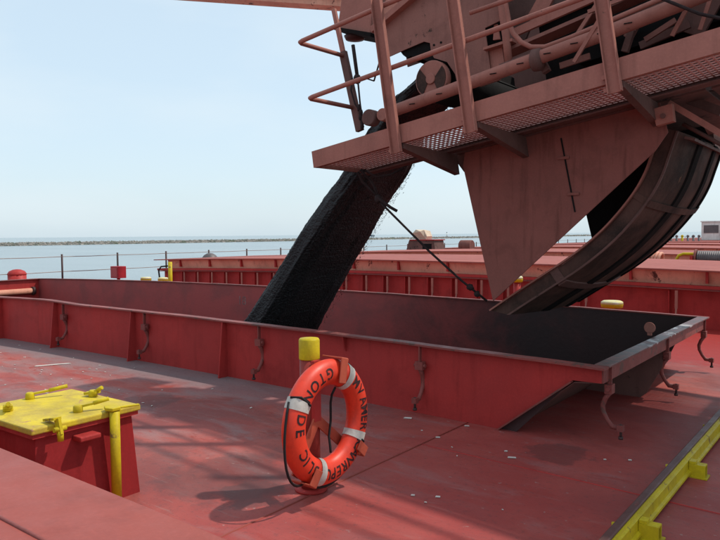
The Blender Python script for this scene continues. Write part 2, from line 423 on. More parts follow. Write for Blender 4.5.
# breakwater of rocks
m = MB(); random.seed(3)
def rnd_rock(c, r):
    m_ = []
    for (x, y, z) in ((1,0,0), (0,1,0), (-1,0,0), (0,-1,0), (0,0,1), (0,0,-.6)):
        m_.append((c[0]+x*r*random.uniform(.7, 1.3), c[1]+y*r*random.uniform(.7, 1.3), c[2]+z*r*random.uniform(.6, 1.1)))
    m.add(m_, [(0,1,4), (1,2,4), (2,3,4), (3,0,4), (1,0,5), (2,1,5), (3,2,5), (0,3,5)])
def cam_xy(px, dist):      # a place at that distance in the direction of a sight line
    dx, dy = (px-360)/700*dist, dist
    return (.8*dx-.6*dy, .6*dx+.8*dy)
A0 = cam_xy(-260, 480); A1 = cam_xy(300, 860); A2 = cam_xy(600, 1500)
def run(P, Q, n, wd):
    for i in range(n):
        t = random.random(); x = P[0]+(Q[0]-P[0])*t; y = P[1]+(Q[1]-P[1])*t
        d = Vector((Q[0]-P[0], Q[1]-P[1])).normalized(); k = random.uniform(-1, 1)
        z = -5.6+2.1*(1-abs(k)**1.5)+random.uniform(-.3, .4)
        rnd_rock((x-d.y*k*wd, y+d.x*k*wd, z), random.uniform(.5, 1.5))
    m.prism([(-1, 0), (1, 0), (.3, 1), (-.3, 1)], 'x', 0, 0) if False else None
run(A0, A1, 6500, 6); run(A1, A2, 3500, 6)
for P, Q in ((A0, A1), (A1, A2)):
    d = Vector((Q[0]-P[0], Q[1]-P[1])).normalized(); nrm = Vector((-d.y, d.x))
    vs = []
    for (E) in (P, Q):
        for k, z in ((-7, -5.8), (-2, -3.7), (2, -3.7), (7, -5.8)): vs.append((E[0]+nrm.x*k, E[1]+nrm.y*k, z))
    m.add(vs, [(0,1,5,4), (1,2,6,5), (2,3,7,6), (0,3,2,1), (4,5,6,7)])
m.build('breakwater', 'rock', label='low breakwater of pale rocks stretching along the lake', kind='stuff')

# far ship beyond the breakwater
x, y = cam_xy(368, 2600)
t = thing('distant_barge', (x, y, -5.6), 'tiny dark ship on the horizon beyond the breakwater', 'ship')
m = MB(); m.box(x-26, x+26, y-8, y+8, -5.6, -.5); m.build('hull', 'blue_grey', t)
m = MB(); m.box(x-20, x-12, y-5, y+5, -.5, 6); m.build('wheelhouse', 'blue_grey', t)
x, y = cam_xy(447, 1350)
t = thing('beacon_tower', (x, y, -4), 'thin beacon tower standing on the far end of the breakwater', 'beacon')
MB().tube([(x, y, -4), (x, y, 3.5)], [1.0, .7], 8).build('tower', 'white', t); MB().tube([(x, y, 3.5), (x, y, 5)], .9, 8).build('lantern', 'blue_grey', t)

# ------------------------------------------------------------------ hatch coamings
# the swinging clamp lever that hangs under the coaming flange: x = outwards, z down from the flange
def lever_src():
    m = MB()
    m.beam((.045, 0, 0), (.045, 0, -.15), .012, .035, (1, 0, 0))
    m.box(.018, .072, -.038, .038, -.205, -.135)
    m.tube([(.045, -.055, -.17), (.045, .055, -.17)], .016, 8)
    pts = [(.045, 0, -.20), (.015, 0, -.245), (-.005, 0, -.30), (0, 0, -.35), (.03, 0, -.41), (.065, 0, -.455), (.135, 0, -.46)]
    m.tube(pts, [.02, .02, .019, .018, .017, .02, .02], 8)
    m.box(.105, .15, -.022, .022, -.482, -.435)
    me = m.mesh('clamp_lever', M['red_edge'])
    o = bpy.data.objects.new('clamp_lever', me)
    b = MB().tube([(.130, 0, -.43), (.130, 0, -.53)], .011, 6).lathe((.130, 0, -.542), [(.018, 0), (.018, .02)], 8)
    bo = bpy.data.objects.new('bolt', b.mesh('bolt', M['bolt'])); bo.parent = o
    return o, bo
LEV, BOLT = lever_src(); KIDS['clamp_lever'] = [BOLT]
def lever(parent, x, y, z, rz): 
    o = inst('clamp_lever', LEV, parent, (x, y, z+camb(x)), rz); return o

CT = .60
cz = thing('hatch_coaming', (-9, HY+HW/2, 0), 'low dark red steel coaming round the open hatch receiving coal', 'hatch coaming')
def ztop(x): return CT+.024*math.exp(-((x+9.2)/(.5 if x > -9.2 else 1.6))**2)
def long_plate(y0, y1, name, mat, zb=0.0, zt=None, xa=HX0, end_top=-1.641):
    cols = [xa+i*(HX1-xa)/28 for i in range(29)]
    m = MB(); vs = []
    top = lambda x: (zt if zt else ztop(x))+camb(x)
    pr = [(x, zb+camb(x), top(x)) for x in cols]+[(-1.86, .49, top(-1.86)), (end_top, .49, top(end_top))]
    for (x, b_, t_) in pr: vs += [(x, y0, b_), (x, y1, b_), (x, y1, t_), (x, y0, t_)]
    fs = []
    for i in range(len(pr)-1):
        k = 4*i; fs += [(k, k+4, k+7, k+3), (k+1, k+2, k+6, k+5), (k, k+1, k+5, k+4), (k+3, k+7, k+6, k+2)]
    fs += [(0, 3, 2, 1), (len(vs)-4, len(vs)-3, len(vs)-2, len(vs)-1)]
    m.add(vs, fs); return m.build(name, mat, cz)
long_plate(HY-.015, HY-.002, 'side_plate', 'red', .0)
long_plate(HY-.002, HY+.01, 'inner_lining', 'inner', -.15)
long_plate(HY+HW+.002, HY+HW+.015, 'side_plate', 'red', .0, CT)
long_plate(HY+HW-.01, HY+HW+.002, 'inner_lining', 'inner', -.9, CT)
# top flanges
def flange_x(y0, y1, ztop=ztop):
    m = MB(); cols = [HX0-.08+i*(-1.60-HX0+.08)/60 for i in range(61)]; vs = []
    for x in cols:
        w_ = random.uniform(-.002, .002)
        t_ = ztop(x)+camb(x)+w_; vs += [(x, y0, t_), (x, y1, t_), (x, y1, t_+.016), (x, y0, t_+.016)]
    fs = []
    for i in range(60):
        k = 4*i; fs += [(k, k+4, k+7, k+3), (k+1, k+2, k+6, k+5), (k, k+1, k+5, k+4), (k+3, k+7, k+6, k+2)]
    fs += [(0, 3, 2, 1), (240, 241, 242, 243)]
    return m.add(vs, fs)
flange_x(HY-.085, HY+.02).build('top_flange', 'red_edge', cz)
flange_x(HY+HW-.03, HY+HW+.05, lambda x: CT).build('top_flange', 'red_edge', cz)
z_ = CT+camb(-1.65)
MB().box(-1.715, -1.598, HY+.02, HY+HW-.03, z_+.001, z_+.017).build('end_flange', 'flange', cz, bevel=.003)
MB().box(-1.64, -1.628, HY-.014, HY+HW, z_-.11, z_).build('end_web', 'red_edge', cz)
# sloping dock end and the gusset under it
m = MB(); m.prism([(-1.70, z_), (-1.685, z_), (-1.73, .50), (-1.855, .48), (HX1+.01, -.02), (HX1+.01, -.2), (HX1-.005, -.2), (HX1-.005, 0), (-1.875, .495), (-1.745, .515)], 'y', HY+.012, HY+HW-.012); m.build('end_plate', 'soot', cz)
m = MB(); m.prism([(-1.65, z_-.09), (-1.65, .485), (-1.85, .468), (HX1+.03, -.01), (HX1+.012, -.01), (-1.852, .476), (-1.66, .495)], 'y', HY+.002, HY+HW-.012); m.build('end_plate', 'brown_dark', cz)
MB().beam((HX1-.03, HY-.03, .0), (-1.86, HY-.03, .482), .05, .012).build('edge_strip', 'red_edge', cz)
m = MB(); m.prism([(-1.64, z_-.003), (-1.66, .32), (-1.80, camb(-1.8)+.05), (-1.86, camb(-1.8)), (-2.46, 0), (-2.44, .02), (-1.72, z_-.003)], 'y', HY+HW/2-.01, HY+HW/2+.01); m.build('gusset', 'brown_dark', cz)
MB().box(HX0-.02, HX0, HY-.0, HY+HW, -.9, CT+camb(HX0)).build('end_plate', 'red', cz)
MB().box(HX0-.08, HX0+.04, HY+.02, HY+HW-.03, CT+camb(HX0)+.001, CT+camb(HX0)+.017).build('end_flange', 'red_edge', cz)
MB().tube([(HX0+.03, 8.6, .33), (HX0+.03, 5.3, .33)], .07, 12).build('stiffening_pipe', 'peach', cz)
MB().tube([(HX0+.03, 8.66, .33), (HX0+.03, 8.60, .33)], .10, 12).build('pipe_flange', 'bolt', cz)
# eye seen above the end flange
m = MB(); m.lathe((-1.80, 7.05, z_+.075), [(.05, 0), (.055, .006), (.05, .016)], 20, 'y'); m.box(-1.82, -1.78, 7.05, 7.066, z_, z_+.03); m.build('lifting_eye', 'brown', cz)
# stiffeners and levers on the near side
for X_ in (-12.3, -10.55, -9.02, -7.28, -5.66):
    m = MB(); z0 = camb(X_); m.prism([(HY-.015, z0), (HY-.14, z0), (HY-.075, z0+ztop(X_)-.003), (HY-.015, z0+ztop(X_)-.003)], 'x', X_-.008, X_+.008); m.build('stiffener', 'red', cz)
for X_ in (-4.02, ):
    m = MB(); z0 = camb(X_); m.prism([(HY-.015, z0+.45), (HY-.05, z0+.5), (HY-.075, z0+CT-.003), (HY-.015, z0+CT-.003)], 'x', X_-.006, X_+.006); m.build('stiffener', 'red', cz)
for X_ in (-12.4, -10.7, -8.8, -7.03, -5.12, -3.18): lever(cz, X_, HY-.015, CT, R(-90))
for Y_ in (HY+.12, HY+HW/2+.02, HY+HW-.12): lever(cz, -1.67, Y_, CT, 0)

def text_mesh(body, size):
    cu = bpy.data.curves.new('t', 'FONT'); cu.body = body; cu.size = size; cu.align_x = 'CENTER'; cu.align_y = 'CENTER'
    cu.resolution_u = 3; cu.offset = size*.018
    o = bpy.data.objects.new('t', cu); COL.objects.link(o)
    dg = bpy.context.evaluated_depsgraph_get(); me = bpy.data.meshes.new_from_object(o.evaluated_get(dg))
    bpy.data.objects.remove(o); bpy.data.curves.remove(cu); return me

# hatch number, faded, on the inside of the far plate
me = text_mesh('18', .22); q = at(242, 301, Y=HY+HW-.012); base = wloc(cz)
for v in me.vertices: v.co = Vector((q.x+v.co.x, HY+HW-.0125, q.z+v.co.y))-base
me.materials.clear(); me.materials.append(paint('faded_stencil', (.34, .17, .16), (.2, .07, .07), big=9, amt=1))
o = bpy.data.objects.new('stencilled_number', me); COL.objects.link(o); o.parent = cz

# ------------------------------------------------------------------ closed hatches: coaming and cover, one after the other along the ship
def closed_hatch(Y0, i, clab, vlab, detail):
    c = thing('hatch_coaming', (-9, Y0+HW/2, 0), clab, 'hatch coaming', 'coamings of the closed hatches')
    x0, x1 = HX0, -1.75
    MB().box(x0, x1, Y0, Y0+.015, -.05, .62, 28).build('side_plate', 'red', c, camber=True)
    MB().box(x0, x1, Y0+HW-.015, Y0+HW, -.05, .62, 28).build('side_plate', 'red', c, camber=True)
    MB().box(x0, x0+.015, Y0+.015, Y0+HW-.015, -.05, .62).build('end_plate', 'red', c, camber=True)
    MB().box(x1-.015, x1, Y0+.015, Y0+HW-.015, -.05, .62).build('end_plate', 'red', c, camber=True)
    MB().box(x0-.1, x1+.1, Y0-.12, Y0+.05, .62, .64, 28).build('top_flange', 'red_edge', c, camber=True)
    if detail:
        src = MB(); src.prism([(-.001, 0), (-.10, .0), (-.10, .60), (-.001, .60)], 'x', -.007, .007)
        so_ = bpy.data.objects.new('stiffener', src.mesh('stiffener', M['red']))
        ls = MB(); ls.box(-.022, .022, -.115, -.095, .30, .60); ls.tube([(0, -.105, .30), (.0, -.13, .2), (0, -.17, .14)], .016, 6)
        lo_ = bpy.data.objects.new('clamp_lever', ls.mesh('hatch_dog', M['brown'])); lo_.name = 'hatch_dog'
        k = 0; X_ = x0+.3
        while X_ < x1-.1:
            inst('stiffener', so_, c, (X_, Y0, camb(X_)))
            inst('hatch_dog', lo_, c, (X_+.12, Y0, camb(X_)))
            X_ += .56 if X_ < -6 else 1.5
        bpy.data.objects.remove(so_); bpy.data.objects.remove(lo_)
    v = thing('hatch_cover', (-9, Y0+HW/2, .65), vlab, 'hatch cover', 'closed hatch covers')
    xa, xb = x0-.05, x1+.15
    MB().box(xa-.15, xb+.15, Y0-.10, Y0+HW+.1, .645, .70, 28).build('rim', 'red', v, camber=True)
    # sides leaning out to the top plate
    m = MB(); cols = [xa+.25+(xb-xa-.5)*i/28 for i in range(29)]; vs = []
    for x in cols: vs += [(x, Y0+.02, .701), (x, Y0-.04, .93), (x, Y0+HW+.04, .93), (x, Y0+HW-.02, .701)]
    fs = []
    for i in range(28):
        k = 4*i; fs += [(k, k+4, k+5, k+1), (k+1, k+5, k+6, k+2), (k+2, k+6, k+7, k+3), (k+3, k+7, k+4, k)]
    fs += [(0, 1, 2, 3), (115, 114, 113, 112)]
    m.add(vs, fs); m.build('side_band', 'peach', v, camber=True)  # peach stands in for light bounced up from deck and coaming
    MB().box(xa-.25, xb+.25, Y0-.14, Y0+HW+.14, .931, .955, 28).build('top_plate', 'cover', v, camber=True)
    if detail:
        for q in range(12):
            X_ = xa+.8+q*1.2
            MB().box(X_-.02, X_+.02, Y0-.075, Y0-.0, .74, .93).build('lug', 'red', v, camber=True)
    return c, v
ords = ['next', 'second', 'third', 'fourth', 'fifth', 'sixth', 'seventh', 'eighth', 'ninth', 'tenth']
for i in range(10):
    nm = ords[i]
    closed_hatch(HY+PITCH*(i+1), i, f'dark red steel coaming under the {nm} closed hatch beyond the open one',
                 f'weathered pink-red cover of the {nm} hatch beyond the open one', i < 1)
# the hatch at the photographer's feet
y1 = 1.47
c = thing('hatch_coaming', (-9, y1-2, 0), 'dark red coaming under the cover in the lower left foreground', 'hatch coaming', 'coamings of the closed hatches')
MB().box(HX0, -1.75, y1-.1, y1-.085, -.05, .60, 28).build('side_plate', 'red', c, camber=True)
MB().box(-1.765, -1.75, y1-3.6, y1-.1, -.05, .60).build('end_plate', 'red', c, camber=True)
v = thing('hatch_cover', (-9, y1-2, .62), 'sunlit pink-red hatch cover filling the lower left foreground', 'hatch cover', 'closed hatch covers')
MB().box(HX0-.2, -1.60, y1-3.7, y1, .615, .645, 28).build('top_plate', 'cover_near', v, camber=True, bevel=.004)
MB().tube([(x, y1-.36, .646+camb(x)) for x in [HX0+i*(-1.62-HX0)/24 for i in range(25)]], .007, 5).build('weld_seam', 'red_edge', v)

# ------------------------------------------------------------------ port guard rail
t = thing('guard_rail', (XP+.3, 40, camb(XP+.3)), 'thin guard rail of dark posts and wires along the far deck edge', 'railing')
XR = -19.0; zr = camb(XR)
for k in range(-3, 46):
    Y_ = 11+1.83*k
    MB().tube([(XR, Y_, zr-.02), (XR, Y_, zr+1.2)], .028, 6).build('post', 'bolt', t)
for z in (1.13, .70):
    pts = []
    for k in range(-3, 46):
        pts += [(XR, 11+1.83*k, zr+z), (XR, 11+1.83*(k+.5), zr+z-.008)]
    MB().tube(pts, .012, 5).build('wire', 'wire', t)

# ------------------------------------------------------------------ fittings about the open hatch
def mushroom(px, py, Y, lab, r=.155):
    p = at(px, py, Y=Y); z0 = camb(p.x)
    t = thing('deck_vent', (p.x, p.y, z0), lab, 'vent', 'yellow capped deck vents')
    MB().tube([(p.x, p.y, z0-.01), (p.x, p.y, p.z-.02)], r*.62, 14).build('stem', 'red', t)
    MB().lathe((p.x, p.y, p.z), [(r*.7, -.055), (r*.95, -.05), (r*1.0, 0), (r, .002)], 18).build('cap', 'yellow', t)
    MB().lathe((p.x, p.y, p.z+.003), [(r*.99, 0), (r*.97, .03), (r*.8, .045), (0.01, .05)], 18).build('cap_top', 'chalk', t)
mushroom(612, 304, 10.2, 'yellow capped vent behind the right end of the open hatch')
mushroom(146, 279, 10.4, 'yellow capped vent just right of the red box, left of another like it', .13)
mushroom(163, 279.5, 10.4, 'yellow capped vent at the foot of the yellow post', .12)
mushroom(517, 279, 11.2, 'small yellow vent cap glimpsed behind the tip of the hanging deflector', .10)
p = at(170, 262, Y=10.9); z0 = camb(p.x)
m = MB(); m.tube([(p.x, p.y, z0), (p.x, p.y, p.z)], .05, 12); m.build('yellow_post', 'yellow', label='short yellow post at the left end of the next hatch', category='post')
q = at(152, 276, Y=10.9)
MB().tube([(p.x-.1, p.y, p.z-.1), (p.x-.35, p.y, p.z-.12), (p.x-.45, p.y, p.z-.22), (p.x-.42, p.y, p.z-.4), (p.x-.34, p.y, camb(p.x)+.01)], .02, 6).build('hose', 'black', label='thin black hose bent down beside the short yellow post', category='hose')
# red fire box on the port side
p = at(118.5, 278, Y=12.6); s_ = .22
t = thing('hose_box', (p.x, p.y, camb(p.x)), 'small bright red box on a post by the far railing', 'box')
m = MB(); m.box(p.x-.20, p.x+.20, p.y-.14, p.y+.14, p.z, p.z+.36); m.build('cabinet', paint('bright_red', (.42, .03, .04), rough=.4), t, bevel=.01)
MB().box(p.x-.15, p.x+.15, p.y-.152, p.y-.142, p.z+.04, p.z+.32).build('door', paint('faded_red', (.45, .09, .09), rough=.4), t)
MB().tube([(p.x, p.y, camb(p.x)-.02), (p.x, p.y, p.z)], .05, 8).build('post', 'red', t)
# dark mushroom vent beyond the next hatch
p = at(210, 262, Y=15.8)
t = thing('cowl_vent', (p.x, p.y, camb(p.x)), 'dark domed vent rising beyond the cover of the next hatch', 'vent')
MB().tube([(p.x, p.y, camb(p.x)-.02), (p.x, p.y, p.z)], .14, 12).build('stem', 'bolt', t)
MB().lathe((p.x, p.y, p.z-.02), [(.28, 0), (.30, .05), (.27, .16), (.2, .25), (.1, .31), (.01, .325)], 18).build('dome', 'steel', t)
# red dome behind the left end of the hatch
p = at(17, 274.5, Y=9.6); z0 = camb(p.x)
t = thing('bollard', (p.x, p.y, z0), 'squat red bollard with a domed top past the left end of the open hatch', 'bollard')
MB().tube([(p.x, p.y, z0-.01), (p.x, p.y, p.z-.01)], .235, 18).build('stem', 'red', t)
MB().lathe((p.x, p.y, p.z-.01), [(.24, 0), (.245, .03), (.20, .10), (.1, .145), (.01, .155)], 18).build('cap', 'red', t)

# ------------------------------------------------------------------ things between the far hatches
# winch house with a canvas covered top
p = at(424, 252, Y=25.6); z0 = camb(p.x)
t = thing('winch_housing', (p.x, p.y, z0), 'brown red sloping-sided housing with a dark opening, a cream canvas bundle on it', 'housing')
sc = .9
m = MB(); m.prism([(p.x-.95, z0), (p.x+.95, z0), (p.x+.72, p.z+.50), (p.x-.50, p.z+.50)], 'y', p.y-.4, p.y+.4); m.build('shell', 'brown_dark', t)
MB().box(p.x+.18, p.x+.62, p.y-.415, p.y-.405, p.z+.05, p.z+.36).build('opening', 'soot', t)
MB().box(p.x-.45, p.x+.78, p.y-.45, p.y+.45, p.z+.50, p.z+.54).build('top', 'red', t)
random.seed(5)
m = MB(); m.prism([(p.x-.45, p.z+.55), (p.x+.42, p.z+.55), (p.x+.52, p.z+.80), (p.x+.30, p.z+1.12), (p.x+.05, p.z+1.06), (p.x-.30, p.z+1.16), (p.x-.52, p.z+.95)], 'y', p.y-.35, p.y+.25); m.sm = [False]*len(m.sm)
for i, v_ in enumerate(m.v): m.v[i] = (p.x+(v_[0]-p.x)*.55+random.uniform(-.05, .05), v_[1]+random.uniform(-.1, .1), p.z+.545+(v_[2]-p.z-.545)*.66+(random.uniform(-.05, .05) if v_[2] > p.z+.6 else 0))
m.build('canvas_bundle', 'tarp', label='crumpled cream canvas bundle sitting on the brown winch housing', category='canvas')
# small drum with a pale end
p = at(463, 246, Y=25.0); z0 = camb(p.x)
t = thing('rope_drum', (p.x, p.y, z0), 'small red drum with a pale end disc right of the winch housing', 'drum')
MB().lathe((p.x-.1, p.y, p.z), [(.22, 0), (.24, .02), (.24, .5), (.22, .52)], 16, 'x').build('drum', 'brown_red', t)
MB().lathe((p.x-.13, p.y, p.z), [(.13, 0), (.13, .028)], 14, 'x').build('end_disc', 'white', t)
MB().box(p.x, p.x+.3, p.y-.1, p.y+.1, z0, p.z-.15).build('foot', 'brown_dark', t)
for k, (px, lab) in enumerate(((349, 'pale round reel end beyond the next hatch, the one nearer the coal stream'), (359, 'pale round reel end beyond the next hatch, the one farther from the coal stream'))):
    p = at(px, 250.5, Y=21.5)
    t = thing('cable_reel', (p.x, p.y, camb(p.x)), lab, 'reel', 'pale reels beyond the next hatch')
    MB().lathe((p.x, p.y, p.z), [(.15, 0), (.16, .01), (.16, .06), (.15, .07)], 16, 'y').build('disc', 'white', t)
    MB().box(p.x-.05, p.x+.05, p.y+.07, p.y+.15, camb(p.x), p.z).build('stand', 'red', t)
# reels on the right
def reel(px, py, Y, r, wd, mat, lab, grp=None, coils=14):
    p = at(px, py, Y=Y); z0 = camb(p.x)
    t = thing('winch_drum', (p.x, p.y, z0), lab, 'winch drum', grp)
    m = MB(); prof = []
    for i in range(coils):
        a_ = -wd/2+wd*i/coils; st = wd/coils; prof += [(r*.82, a_), (r*.9, a_+st*.3), (r*.9, a_+st*.6), (r*.82, a_+st)]
    m.lathe(p, prof, 20, 'x'); m.build('cable_coil', mat, t)
    for s in (-1, 1):
        MB().lathe((p.x+s*(wd/2+.03)-.02, p.y, p.z), [(r*1.08, 0), (r*1.1, .01), (r*1.1, .03), (r*1.08, .04)], 22, 'x').build('end_flange', 'brown_red', t)
        MB().box(p.x+s*(wd/2+.09)-.03, p.x+s*(wd/2+.09)+.03, p.y-.2, p.y+.2, z0, p.z+.04).build('stand', 'red', t)
reel(712, 257.5, 17.3, .17, .60, 'steel', 'grey wire cable drum between red flanges at the right edge')
p = at(655, 259, Y=17.6); z0 = camb(p.x)
t = thing('hose_coil', (p.x, p.y, z0), 'coil of thick faded orange hose lying beyond the next hatch', 'coil')
m = MB()
for k in range(4):
    m.tube([(p.x-.10+k*.075+.02*math.sin(a_), p.y+(.17+.012*k)*math.cos(a_), p.z+(.17-.01*k)*math.sin(a_)) for a_ in [2*math.pi*i/20 for i in range(20)]], .036, 8, closed=True)
m.build('hose', 'peach', t)
MB().box(p.x-.2, p.x+.26, p.y-.2, p.y+.2, z0, p.z-.2).build('stand', 'red', t)
p = at(676, 259, Y=17.3); z0 = camb(p.x)
m = MB(); m.tube([(p.x, p.y, z0), (p.x, p.y, p.z-.03), (p.x+.06, p.y, p.z+.08), (p.x+.16, p.y, p.z+.12), (p.x+.62, p.y, p.z+.12), (p.x+.7, p.y, p.z), (p.x+.7, p.y, z0)], .035, 8)
m.build('bent_rail', 'yellow', label='bent yellow pipe guard left of the grey cable drum', category='guard rail')
# deck crane far along the ship
p = at(700, 243, Y=50); z0 = camb(p.x)
t = thing('deck_crane', (p.x, p.y, z0), 'cream deck crane with dark window openings far along the deck', 'crane')
x, y, zb = p.x, p.y, p.z
MB().box(x+.2, x+1.35, y-.7, y+.7, zb+.15, zb+1.35).build('cab', 'white', t, bevel=.02)
MB().box(x+1.36, x+5.5, y-.9, y+.9, zb+.35, zb+1.0).build('beam', 'white', t)
MB().box(x+1.4, x+5.5, y-.8, y+.8, zb+1.0, zb+1.62).build('housing', 'white', t)
for k in range(3): MB().box(x+1.6+k*1.2, x+2.4+k*1.2, y-.83, y-.802, zb+1.1, zb+1.5).build('window', 'glass', t)
MB().box(x+.35, x+1.2, y-.73, y-.702, zb+.65, zb+1.15).build('window', 'steel', t)
MB().box(x+.15, x+1.4, y-.75, y+.75, zb+1.352, zb+1.42).build('roof', 'white', t)
MB().tube([(x+1.25, y, zb+1.6), (x+1.25, y, zb+2.3)], .07, 8).build('mast', 'bolt', t)
for k in range(4): MB().box(x+.3+k*1.5, x+.6+k*1.5, y-.6, y+.6, z0, zb+.35 if k else zb+.15).build('leg', 'steel', t)
for k in range(6):
    p = at(671+k*5.6, 241, Y=44); z0 = camb(p.x)
    m = MB(); m.tube([(p.x, p.y, z0), (p.x, p.y, p.z+.25)], .07, 6); m.ball((p.x, p.y, p.z+.28), .085, 8)
    m.build('vent_post', 'yellow' if k == 2 else 'steel', label='small yellow pipe vent in the row by the far deck crane' if k == 2 else f'small grey pipe vent by the far crane, {["first", "second", "", "fourth", "fifth", "sixth"][k]} from left in its row', category='vent', group=None if k == 2 else 'pipe vents far along the deck')

# ------------------------------------------------------------------ booby hatch with yellow lid, left foreground
LZ = .585
c00 = at(32, 430, Z=LZ); c01 = at(140, 404, Z=LZ); c11 = at(74, 389, Z=LZ)
bx1 = (c00.x+c01.x)/2; by0, by1 = c00.y, c01.y; bx0 = c11.x-.02
t = thing('access_hatch', ((bx0+bx1)/2, (by0+by1)/2, camb(bx1)), 'square red access hatch with a worn yellow lid', 'access hatch')
zb = camb(bx1)-.01
m = MB(); i_ = .04; o_ = .01
vs = [(bx0+o_, by0+o_, zb), (bx1-o_, by0+o_, zb), (bx1-o_, by1-o_, zb), (bx0+o_, by1-o_, zb),
      (bx0+i_, by0+i_, LZ-.035), (bx1-i_, by0+i_, LZ-.035), (bx1-i_, by1-i_, LZ-.035), (bx0+i_, by1-i_, LZ-.035)]
m.add(vs, [(0,3,2,1), (4,5,6,7), (0,1,5,4), (1,2,6,5), (2,3,7,6), (3,0,4,7)])
m.build('body', paint('hatch_box_red', (.31, .022, .022), (.24, .022, .024), rust=(.36, .15, .13), rust_t=.69, rust_s=7, rough=.5), t, bevel=.006)
MB().box(bx0, bx1, by0, by1, LZ-.036, LZ).build('lid', 'lid_yellow', t, bevel=.008)
MB().box(bx0+.01, bx1-.012, by0+.012, by1-.012, LZ-.06, LZ-.037).build('lid_frame', 'red', t)
MB().box(bx1-.035, bx1+.05, by0+.25, by0+.38, LZ-.125, LZ-.095).build('cleat', 'red', t, bevel=.008)
MB().box(bx0+.1, bx0+.3, by0-.05, by0+.035, LZ-.125, LZ-.095).build('cleat', 'red', t, bevel=.008)
def dog(x, y, z, ang, L=.20, clip=False):
    m = MB(); d = Vector((math.cos(ang), math.sin(ang), 0)); c = Vector((x, y, z))
    m.lathe((x, y, z), [(.026, 0), (.028, .005), (.026, .035), (.018, .042)], 12)
    m.beam(c+Vector((0, 0, .03)), c+d*L*.6+Vector((0, 0, .045)), .022, .012)
    m.tube([c+d*L*.5+Vector((0, 0, .043)), c+d*L+Vector((0, 0, .062))], .0125, 8)
    if clip: m.beam(c-d*.05+Vector((0, 0, .02)), c+d*.04+Vector((0, 0, .03)), .05, .016)
    return m.build('dog_handle', 'yellow', t)
g = lambda px, py: at(px, py, Z=LZ)
a_ = g(30, 399); dog(a_.x, a_.y, LZ, R(62), .22)
a_ = g(78, 412); dog(a_.x, a_.y, LZ, R(60), .17)
a_ = g(8, 411); dog(a_.x, a_.y, LZ, R(-25), .10, True)
a_ = g(93, 396.5); dog(a_.x, a_.y, LZ, R(20), .07, True)
def clip(y):                     # hooked hasp over the lid edge
    m = MB()
    m.beam((bx1-.09, y, LZ+.012), (bx1+.022, y, LZ+.034), .045, .014)
    m.beam((bx1+.02, y, LZ+.034), (bx1+.045, y, LZ-.05), .045, .016, (0, 1, 0))
    m.tube([(bx1+.043, y-.035, LZ-.02), (bx1+.043, y+.035, LZ-.02)], .014, 8)
    m.tube([(bx1+.045, y, LZ-.03), (bx1+.048, y, LZ-.085)], .017, 8)
    m.build('hasp', 'yellow', t)
clip(by0+.135)
p = at(117, 503, Z=camb(-3.6)); 
t2 = thing('yellow_pole', (p.x, p.y, camb(p.x)), 'upright yellow pole with a hooked head beside the yellow-lidded hatch', 'pole')
MB().tube([(p.x, p.y, camb(p.x)-.01), (p.x, p.y, LZ+.005)], .029, 14).build('pole', 'yellow', t2)
m = MB(); z = LZ+.015
m.prism([(-.07, -.02), (-.02, -.045), (.03, -.03), (.035, .02), (.0, .04), (-.05, .04), (-.075, .02)], 'z', z-.006, z+.014)
for i, v_ in enumerate(m.v): m.v[i] = (p.x+v_[0]-.005, p.y+v_[1], v_[2])
m.beam((p.x-.01, p.y+.02, z+.004), (p.x+.01, p.y+.16, z-.002), .022, .012); m.build('hook_head', 'yellow', t2, bevel=.004)

# ------------------------------------------------------------------ lifebuoy and its post
pp = at(311, 489, Z=camb(-2.9)); PX, PY = pp.x, pp.y; z0 = camb(PX)
top = at(312, 338, Y=PY).z
t = thing('vent_post', (PX, PY, z0), 'red pipe post with a yellow painted top that carries the lifebuoy', 'post')
MB().tube([(PX, PY, z0-.01), (PX, PY, top-.13)], .060, 20).build('pipe', paint('post_red', (.30, .045, .035), (.24, .04, .035), rust=(.5, .4, .35), rust_t=.73, rust_s=8), t)
MB().lathe((PX, PY, top-.131), [(.063, 0), (.064, .006), (.064, .118), (.058, .128), (.01, .13)], 20).build('yellow_top', 'yellow', t)
MB().lathe((PX, PY, z0), [(.10, 0), (.10, .012), (.065, .016)], 20).build('base_flange', 'red', t)
RC = Vector((PX+.155, 0, 0)); rc = at(327, 421.5, X=PX+.155); RC = Vector((PX+.155, rc.y, rc.z))
def ring_pt(ang, r, out=0):          # ang clockwise from the top seen from the dock side; +Y is right
    return RC+Vector((out, r*math.sin(ang), r*math.cos(ang)))
YF = 'clip'
m = MB(); hub = Vector((PX+.075, RC.y, RC.z+.0))
ZH = RC.z+.01
m.box(PX+.058, PX+.085, RC.y-.03, RC.y+.03, ZH-.02, RC.z+.36)
m.build('bracket_arm', 'red', t)
for a_ in (130, 215):
    e = ring_pt(R(a_), .36, -.078); MB().beam(hub, e, .014, .062, Vector((0, -math.cos(R(a_)), math.sin(R(a_))))).build('bracket_arm', YF, t, bevel=.003)
for a_ in (14, 130, 214):
    m = MB(); rad_, tan_ = Vector((0, math.sin(R(a_)), math.cos(R(a_)))), Vector((0, math.cos(R(a_)), -math.sin(R(a_))))
    o1 = RC+rad_*.385
    m.beam(o1+Vector((-.085, 0, 0)), o1+Vector((.068, 0, 0)), .065, .010, rad_)
    ln = .10 if a_ != 14 else .15
    m.beam(o1+Vector((.068, 0, 0))+rad_*.003, o1+Vector((.074, 0, 0))-rad_*ln, .065, .010, Vector((1, 0, 0)))
    m.build('clip', YF, t, bevel=.004)
lb = thing('lifebuoy', (RC.x, RC.y, RC.z-.375), 'orange ring lifebuoy with black lettering and white bands hung on the red post', 'lifebuoy')
RR, RA, RB = .297, .078, .060
